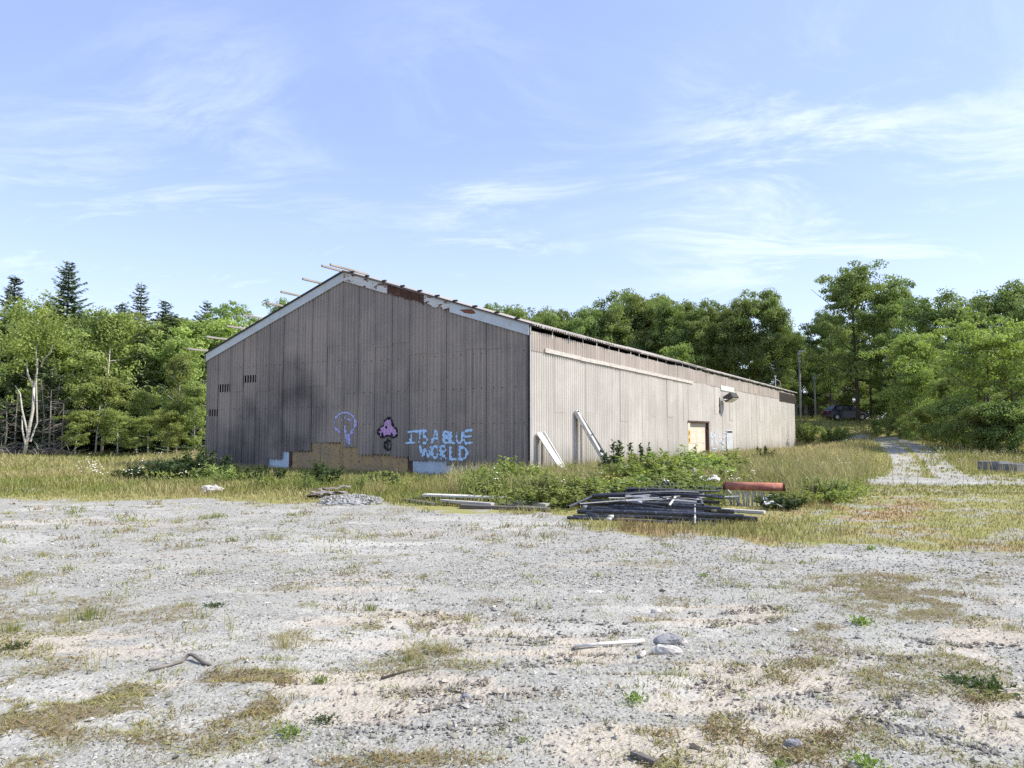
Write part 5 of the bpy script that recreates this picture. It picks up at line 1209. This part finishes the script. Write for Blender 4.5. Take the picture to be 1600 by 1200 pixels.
def f_loose(x, y, k, r):
    n = fbm(x*.9, y*.9, 95, 3); return .45+.35*n, np.clip(.15+.7*sm(n, .4, .6), 0, 1), 0*x, k['veg']*ellipses(k['px'], k['py'], [(960, 762, 240, 28, 1), (1200, 745, 140, 40, 1)], .3)*np.where((k['px'] > 1118) & (k['px'] < 1235) & (k['py'] > 765), .15, 1)*(1-.95*ellipses(k['px'], k['py'], [(1035, 798, 150, 28, 1)], .25))
meadow(60000, 14, 45, 700, 1380, f_loose, 18, 'loose_grass', 'loose yellow-green grass standing among the weeds by the side wall', .35, (.008, .016))
def bushmesh(seed, H=1.0, Rad=.6, stems=26, per=38, leaf=(.09, .035), m_leaf=None, feather=False):
    r = np.random.default_rng(seed); mb = MB(); C = []; D = []; T = []; Nn = []
    for k in range(stems):
        al = r.random()*6.28; rad = Rad*math.sqrt(r.random()); hh = H*(1-.45*(rad/Rad)**2)*r.uniform(.7, 1.1)
        b = np.array([math.cos(al)*rad*.45, math.sin(al)*rad*.45, -.05]); e = np.array([math.cos(al)*rad*1.1, math.sin(al)*rad*1.1, hh]); mid = (b+e)/2+r.normal(size=3)*.05
        mb.tube([b, mid, e], [.008, .006, .003], 4, False)
        tt = r.uniform(.12, 1.0, per); pth = (1-tt)[:, None]**2*b+2*((1-tt)*tt)[:, None]*mid+(tt**2)[:, None]*e
        dv = rdir(r, per, .25); C.append(pth+dv*leaf[0]*.5); D.append(dv); Nn.append(rdir(r, per, .9)*.7+pth*np.array([1.2, 1.2, .6])/max(Rad, .3)); T.append(np.clip(r.normal(.5, .18)+r.normal(size=per)*.14, 0, 1))
    C, D, T, Nn = map(np.concatenate, (C, D, T, Nn)); n = len(C)
    V, Fq = leaf_quads(C, D, Nn, leaf[0]*r.uniform(.6, 1.3, n), leaf[1]*r.uniform(.7, 1.3, n), r)
    a = mb.mesh('stems', True); a.materials.append(M_bark); b = np_mesh('leaves', V, Fq, dict(tone=np.repeat(T, 4))); b.materials.append(m_leaf or L_shrub)
    return a, b
BU = dict(leafy=bushmesh(401, 1, .62, 34, 46, (.11, .055)), feather=bushmesh(402, 1, .55, 46, 52, (.085, .022), L_shrub), dark=bushmesh(403, 1, .7, 34, 44, (.12, .06), L_shrubd), tall=bushmesh(404, 1, .34, 16, 60, (.085, .045), L_shrubd), broad=bushmesh(405, 1, .8, 42, 44, (.12, .05), L_shrub))  # dark kind: darker copy of the shrub leaf, shade by the gable painted in
def shrub(kind, px, py, pytop, label, grp, ws=1.0):
    b = gp(px, py); H_ = max(.2, ztop(pytop, b.y)-b.z)
    return place(BU[kind], 'weed_shrub', b, H_, 1.0, label, grp, ws/ max(.75, H_), None, 'shrub', 'stems', 'leaves')
G = 'green weeds along the warehouse base'
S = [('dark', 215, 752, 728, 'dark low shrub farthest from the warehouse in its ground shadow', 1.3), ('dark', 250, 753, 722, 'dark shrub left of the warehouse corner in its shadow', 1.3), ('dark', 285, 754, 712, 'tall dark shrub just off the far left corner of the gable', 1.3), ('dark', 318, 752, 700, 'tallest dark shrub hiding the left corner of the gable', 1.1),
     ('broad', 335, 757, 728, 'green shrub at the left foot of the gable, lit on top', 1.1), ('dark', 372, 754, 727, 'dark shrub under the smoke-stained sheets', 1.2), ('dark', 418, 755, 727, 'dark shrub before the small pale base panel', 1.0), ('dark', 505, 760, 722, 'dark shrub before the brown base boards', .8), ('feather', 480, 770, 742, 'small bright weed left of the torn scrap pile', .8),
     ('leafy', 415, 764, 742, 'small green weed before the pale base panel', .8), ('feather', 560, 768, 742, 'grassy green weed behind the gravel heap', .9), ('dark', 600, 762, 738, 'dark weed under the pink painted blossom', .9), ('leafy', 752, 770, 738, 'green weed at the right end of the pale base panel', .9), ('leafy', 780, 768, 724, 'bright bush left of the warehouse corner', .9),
     ('leafy', 805, 772, 722, 'tallest bright bush in front of the warehouse corner', 1.0), ('broad', 795, 782, 752, 'low bright bush behind the lying boards', 1.3), ('feather', 840, 782, 748, 'feathery weed before the short leaning planks', 1.3), ('feather', 880, 786, 742, 'wide feathery green weed between the leaning planks and beam', 1.5), ('broad', 850, 792, 762, 'low green bush beside the end of the boards', 1.2),
     ('feather', 915, 788, 750, 'feathery weed at the foot of the tall steel channel', 1.3), ('tall', 968, 760, 692, 'tall dark-leaved sapling right of the tall steel channel', 1.2), ('leafy', 990, 770, 722, 'green bush right of the dark sapling', 1.2), ('tall', 1012, 756, 696, 'slim dark sapling between sapling and doorway', .9), ('broad', 1020, 768, 716, 'green bush in front of the side wall below the slim sapling', 1.2),
     ('broad', 1050, 764, 712, 'wide green bush left of the doorway', 1.4), ('leafy', 1080, 762, 706, 'green bush covering the foot of the doorway', 1.2), ('broad', 1100, 758, 716, 'green bush at the right foot of the doorway', 1.2), ('leafy', 1140, 748, 708, 'green bush below the pale cabinet', 1.0), ('broad', 950, 786, 752, 'low green bush behind the left end of the pipe heap', 1.4),
     ('tall', 1192, 728, 698, 'small dark sapling against the far part of the side wall', 1.0), ('feather', 1080, 776, 745, 'feathery weed behind the white scrap', 1.2), ('feather', 1290, 782, 748, 'feathery green weed right of the red roller', 1.6), ('leafy', 1240, 790, 768, 'low green weed at the end of the red roller', 1.2), ('dark', 1220, 796, 772, 'dark reddish weed under the roller end', 1.1), ('leafy', 1262, 688, 660, 'green bush on the bank behind the far corner', 1.4), ('broad', 1300, 690, 668, 'wide green bush on the bank left of the drive', 1.6), ('broad', 770, 776, 742, 'low bright bush just left of the corner bushes', 1.1), ('leafy', 822, 774, 738, 'bright bush right of the tallest corner bush', .9), ('broad', 900, 776, 748, 'low green bush between the short planks and the tall channel', 1.2), ('feather', 935, 776, 746, 'feathery weed right of the foot of the tall channel', 1.1), ('feather', 860, 770, 745, 'feathery weed close behind the short leaning planks', 1.0),
     ('leafy', 965, 774, 734, 'bright bush in front of the tall dark sapling', 1.0), ('leafy', 1004, 778, 740, 'bright bush behind the middle of the pipe heap', 1.1), ('broad', 1035, 778, 736, 'wide bright bush behind the far part of the pipe heap', 1.2), ('feather', 1062, 774, 738, 'feathery bush in front of the wide bush by the doorway', 1.1), ('leafy', 1118, 762, 728, 'green bush right of the doorway bushes', 1.0), ('feather', 1160, 756, 726, 'feathery bush between cabinet and red roller', 1.0), ('feather', 1210, 748, 722, 'feathery bush behind the red roller', 1.1), ('leafy', 1320, 760, 742, 'green weed at the near rim of the gravel apron', 1.1), ('feather', 735, 780, 758, 'small feathery weed behind the pale lying plank', 1.0),
     ('leafy', 1520, 694, 676, 'green weed at the outer edge of the drive under the shrubs', 1.4)]
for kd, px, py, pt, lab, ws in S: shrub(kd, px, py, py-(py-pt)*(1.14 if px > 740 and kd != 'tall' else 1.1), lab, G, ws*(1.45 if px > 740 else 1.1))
# fill of the same weeds along the side wall and the base, one mass
def weedfill():
    r = np.random.default_rng(63); C = []; D = []; Nn = []; T = []
    for k in range(520):
        if k < 320: px, py = r.uniform(740, 1130), r.uniform(748, 792)
        elif k < 440: px, py = r.uniform(1130, 1340), r.uniform(712, 790)
        else: px, py = r.uniform(240, 740), r.uniform(752, 766)
        if px > 800 and py < 752 - (px-827)*.10: py = 752-(px-827)*.10+8
        b = gp(px, py); m_ = 70; hh = r.uniform(.10, .42)*(.5+1.6*float(vnoise(px*.02, py*.06, 15)))*(1 if 740 < px < 1130 else .7)
        if 1118 < px < 1250 and py > 752: continue
        q = np.stack([r.normal(0, .20, m_), r.normal(0, .20, m_), r.random(m_)**.8*hh], 1)
        C.append(np.array(b)+q); D.append(rdir(r, m_, .9)); Nn.append(rdir(r, m_, .5)); T.append(np.clip(r.normal(.2+.6*float(vnoise(px*.03, py*.1, 19)), .2)+r.normal(size=m_)*.14, 0, 1))
    C, D, T, Nn = map(np.concatenate, (C, D, T, Nn)); n = len(C)
    V, Fq = leaf_quads(C, D, Nn, .10*r.uniform(.6, 1.3, n), .035*r.uniform(.7, 1.3, n), r)
    return tag(link('weed_undergrowth', np_mesh('weed_undergrowth', V, Fq, dict(tone=np.repeat(T, 4))), L_shrub), 'mass of green weeds filling the strip along the warehouse walls', 'undergrowth', kind='stuff')
weedfill()
def flowers(name, pts, s, m_, label):
    r = np.random.default_rng(71); V = []; Fs = []
    for (px, py, hh) in pts:
        b = np.array(gp(px, py)) + np.array([0, 0, hh])
        for k in range(5):
            c = b+r.normal(size=3)*s*1.6; a = r.random()*6
            i = len(V); V += [tuple(c+np.array([math.cos(a+j*1.2566), math.sin(a+j*1.2566), .3*math.sin(a+j)])*s*.5) for j in range(5)]; Fs.append(tuple(range(i, i+5)))
    return tag(link(name, np_mesh(name, V, np.array(Fs)), m_), label, 'flower', kind='stuff')
r5 = random.Random(6)
flowers('white_blossom', [(r5.uniform(740, 1120), r5.uniform(752, 790), r5.uniform(.3, .6)) for _ in range(14)]+[(r5.uniform(1270, 1345), r5.uniform(686, 700), .5) for _ in range(40)]+[(r5.uniform(120, 330), r5.uniform(715, 760), .45) for _ in range(24)]+[(r5.uniform(1130, 1330), r5.uniform(715, 790), .5) for _ in range(10)]+[(r5.uniform(1440, 1600), r5.uniform(700, 735), .4) for _ in range(25)], .05, M_flower, 'small white wildflowers dotted over the weeds')
flowers('yellow_blossom', [(r5.gauss(948, 10), r5.uniform(770, 778), r5.uniform(.3, .42)) for _ in range(26)], .05, M_yflower, 'small patch of yellow wildflowers left of the pipe heap')

# clumps of straw grass and tufts on the gravel
def tuftmesh(seed, n, H, Rad, dryness, w_=.006, lean=.5):
    r = np.random.default_rng(seed); xx = r.normal(0, Rad, n); yy = r.normal(0, Rad, n); hh = H*r.uniform(.4, 1.15, n)
    a = r.random(n)*6.283; ln = (np.stack([xx, yy], 1)/Rad*.35+r.normal(size=(n, 2))*.4)*lean*hh[:, None]
    S_ = np.stack([np.cos(a)*w_*.5, np.sin(a)*w_*.5, np.zeros(n)], 1); B = np.stack([xx, yy, np.full(n, -.01)], 1)
    Mi = B+np.stack([ln[:, 0]*.35, ln[:, 1]*.35, hh*.6], 1); Ti = B+np.stack([ln[:, 0], ln[:, 1], hh*.92], 1)
    V = np.stack([B-S_, B+S_, Mi+S_*.8, Mi-S_*.8, Ti], 1).reshape(-1, 3); i = np.arange(n)[:, None]*5
    me = np_mesh('grass_tuft', V, [i+np.array([[0, 1, 2, 3]]), i+np.array([[3, 2, 4]])], dict(tone=np.repeat(r.random(n), 5), dry=np.repeat(np.clip(dryness+r.normal(size=n)*.2, 0, 1), 5), red=np.zeros(n*5)))
    me.materials.append(M_grass); return me
def rosette(seed, n, H, Rad, m_, leaf=(.05, .03)):
    r = np.random.default_rng(seed); C = np.stack([r.normal(0, Rad, n), r.normal(0, Rad, n), r.random(n)*H], 1); D = C.copy(); D[:, 2] += H*.4; D = D/np.linalg.norm(D, axis=1)[:, None]+r.normal(size=(n, 3))*.4
    V, Fq = leaf_quads(C, D, rdir(r, n, 1.0), leaf[0]*r.uniform(.6, 1.3, n), leaf[1]*r.uniform(.6, 1.2, n), r)
    me = np_mesh('leafy_weed', V, Fq, dict(tone=np.repeat(np.clip(r.normal(.5, .25, n), 0, 1), 4))); me.materials.append(m_); return me
TU = dict(green=tuftmesh(501, 120, .16, .07, .12, .007), tan=tuftmesh(502, 150, .26, .08, .85, .0045, .7), mixed=tuftmesh(503, 130, .13, .09, .5, .006, .8), stalk=tuftmesh(504, 26, .34, .06, .55, .006, .35), straw=tuftmesh(505, 120, .95, .20, .95, .012, .3),
          leafy=rosette(506, 130, .09, .075, L_mid), rose=rosette(507, 150, .05, .09, L_shrubd, (.045, .028)), brown=rosette(508, 160, .06, .10, L_dead, (.035, .018)), mini=rosette(509, 60, .05, .05, L_mid, (.035, .02)))
def tuft(kind, px, py, wpx, label, cat='weed', grp='weeds growing in the open gravel', hs=1.0):
    b = gp(px, py); base = dict(green=.30, tan=.42, mixed=.42, stalk=.26, straw=.9, leafy=.30, rose=.36, brown=.40, mini=.2)[kind]
    s = wpx/F*b.y/base; o = link('straw_clump' if kind == 'straw' else 'grass_tuft' if kind in ('green', 'tan', 'mixed', 'stalk') else 'leafy_weed', TU[kind], None, None, b, (0, 0, random.uniform(0, 6)), (s, s, s*hs)); tag(o, label, cat, grp); return o
for a_ in [('green', 138, 968, 46, 'green grass tuft, largest on the gravel at the left'), ('tan', 97, 975, 30, 'thin brown grass tuft left of the largest green one'), ('green', 20, 988, 30, 'upright green tuft at the left edge of the gravel'), ('rose', 20, 1014, 40, 'flat dark-green weed below the upright left tuft'), ('stalk', 48, 932, 20, 'lone upright green stalk in the gravel at the left'),
           ('tan', 448, 1012, 60, 'straw-coloured spreading tuft left of the sandy ruts'), ('stalk', 360, 990, 26, 'green stalky weed above the bent branch'), ('rose', 336, 951, 32, 'flat dark-green weed on the gravel above the stalky weed'), ('mixed', 288, 953, 32, 'half-dry tuft left of the flat dark-green weed'), ('stalk', 152, 1046, 40, 'feathery grey stalks rising over the left brown mat'),
           ('leafy', 499, 1066, 28, 'small bright green weed right of the brown mat'), ('leafy', 455, 1152, 44, 'green weed near the lower edge left of centre'), ('rose', 505, 1126, 40, 'dark weed on the pale ground left of centre'), ('tan', 645, 1030, 44, 'straw tuft on the sandy ground before the ruts'), ('tan', 692, 1022, 46, 'brown dry tuft at the rim of the sandy ruts'), ('green', 636, 1034, 20, 'small green tuft at the foot of the straw tuft'),
           ('leafy', 992, 1098, 34, 'bright green weed alone below the rocks'), ('leafy', 1345, 978, 36, 'dense bright green weed on the gravel at the right'), ('rose', 1540, 1078, 74, 'wide flat green weed near the right edge'), ('rose', 1500, 1068, 50, 'flat green weed joining the wide one on its left'), ('brown', 1258, 1042, 44, 'reddish-brown weed on the sandy ground right of the rocks'), ('leafy', 1100, 902, 16, 'small round green weed on grey gravel beyond the rocks'),
           ('leafy', 1360, 860, 18, 'small dark-green weed at the gravel edge'), ('mini', 1218, 953, 18, 'small green weed left of the olive patch'), ('brown', 1300, 1152, 60, 'brown straggly weed at the lower right'), ('leafy', 1355, 1196, 50, 'green weed cut by the lower edge at the right'), ('leafy', 1218, 1194, 30, 'green weed at the lower edge right of centre'), ('mini', 818, 1165, 26, 'small leafy weed near the lower edge at the centre'), ('mixed', 808, 1130, 22, 'small tuft above the leafy weed at the centre'),
           ('stalk', 1466, 1022, 24, 'upright pale stalky weed at the right'), ('mixed', 210, 1150, 46, 'half-dry tuft at the lower rim of the left brown mat'), ('mixed', 1390, 1090, 40, 'sprawling weed left of the wide flat green one'), ('brown', 1525, 1100, 50, 'brown weed below the wide flat green one'), ('mixed', 660, 905, 24, 'pale tuft on the middle gravel'), ('mixed', 590, 880, 22, 'small tuft on the middle gravel nearer the warehouse'), ('mixed', 1580, 985, 44, 'olive tuft at the right edge'), ('green', 580, 955, 24, 'small green tuft at the left end of the ruts'), ('mixed', 278, 818, 24, 'tuft far back on the gravel below the pale boulder'), ('mixed', 68, 868, 30, 'brownish tuft far back on the left gravel')]:
    tuft(*a_[:4], a_[4])
for px, py, wpx, lab in [(592, 774, 34, 'tall straw-coloured grass clump right of the gravel heap'), (650, 772, 26, 'straw clump before the dark post of the base'), (680, 774, 30, 'straw clump in the middle before the pale base panel'), (708, 774, 28, 'straw clump right of the middle one before the pale base panel'), (575, 770, 20, 'thin straw clump just behind the gravel heap'), (730, 772, 18, 'thin straw clump at the end of the pale base panel')]:
    tuft('straw', px, py, wpx, lab, 'grass clump', 'straw clumps before the gable', 1.0)
# tiny scattered weeds nobody would count
def sprigs():
    r = np.random.default_rng(83); n = 1500; yy = 3.4*(17/3.4)**r.random(n); px = r.uniform(-60, 1660, n); xx = (px-800)/F*yy
    k = masks(xx, yy); cl = fbm(xx*.6, yy*.6, 88, 3); keep = (r.random(n) < .25+sm(cl, .45, .65)) & (k['veg'] < .3); xx, yy = xx[keep], yy[keep]; n = len(xx)
    m_ = 26; s = r.uniform(.02, .075, n)*np.clip(yy/6, .7, 1.8)
    bx = (xx[:, None]+r.normal(size=(n, m_))*s[:, None]).ravel(); by = (yy[:, None]+r.normal(size=(n, m_))*s[:, None]*.8).ravel()
    hh = (r.uniform(.3, 1.2, (n, m_))*s[:, None]*r.uniform(.5, 1.2, (n, 1))).ravel(); ww = np.repeat(np.clip(yy*.0011, .004, .016), m_)
    V, q, t = blades(bx, by, hh, ww, r, .8); N_ = len(bx)
    dry = np.repeat(np.clip(r.normal(.30, .3, n), 0, 1), m_)
    me = np_mesh('sparse_weeds', V, [q, t], dict(tone=np.repeat(r.random(N_), 5), dry=np.repeat(dry, 5), red=np.repeat(np.repeat((r.random(n) < .22)*.7, m_), 5)))
    tag(link('sparse_weeds', me, M_grass), 'tiny weeds sprinkled across the gravel yard', 'weeds', kind='stuff')
sprigs()
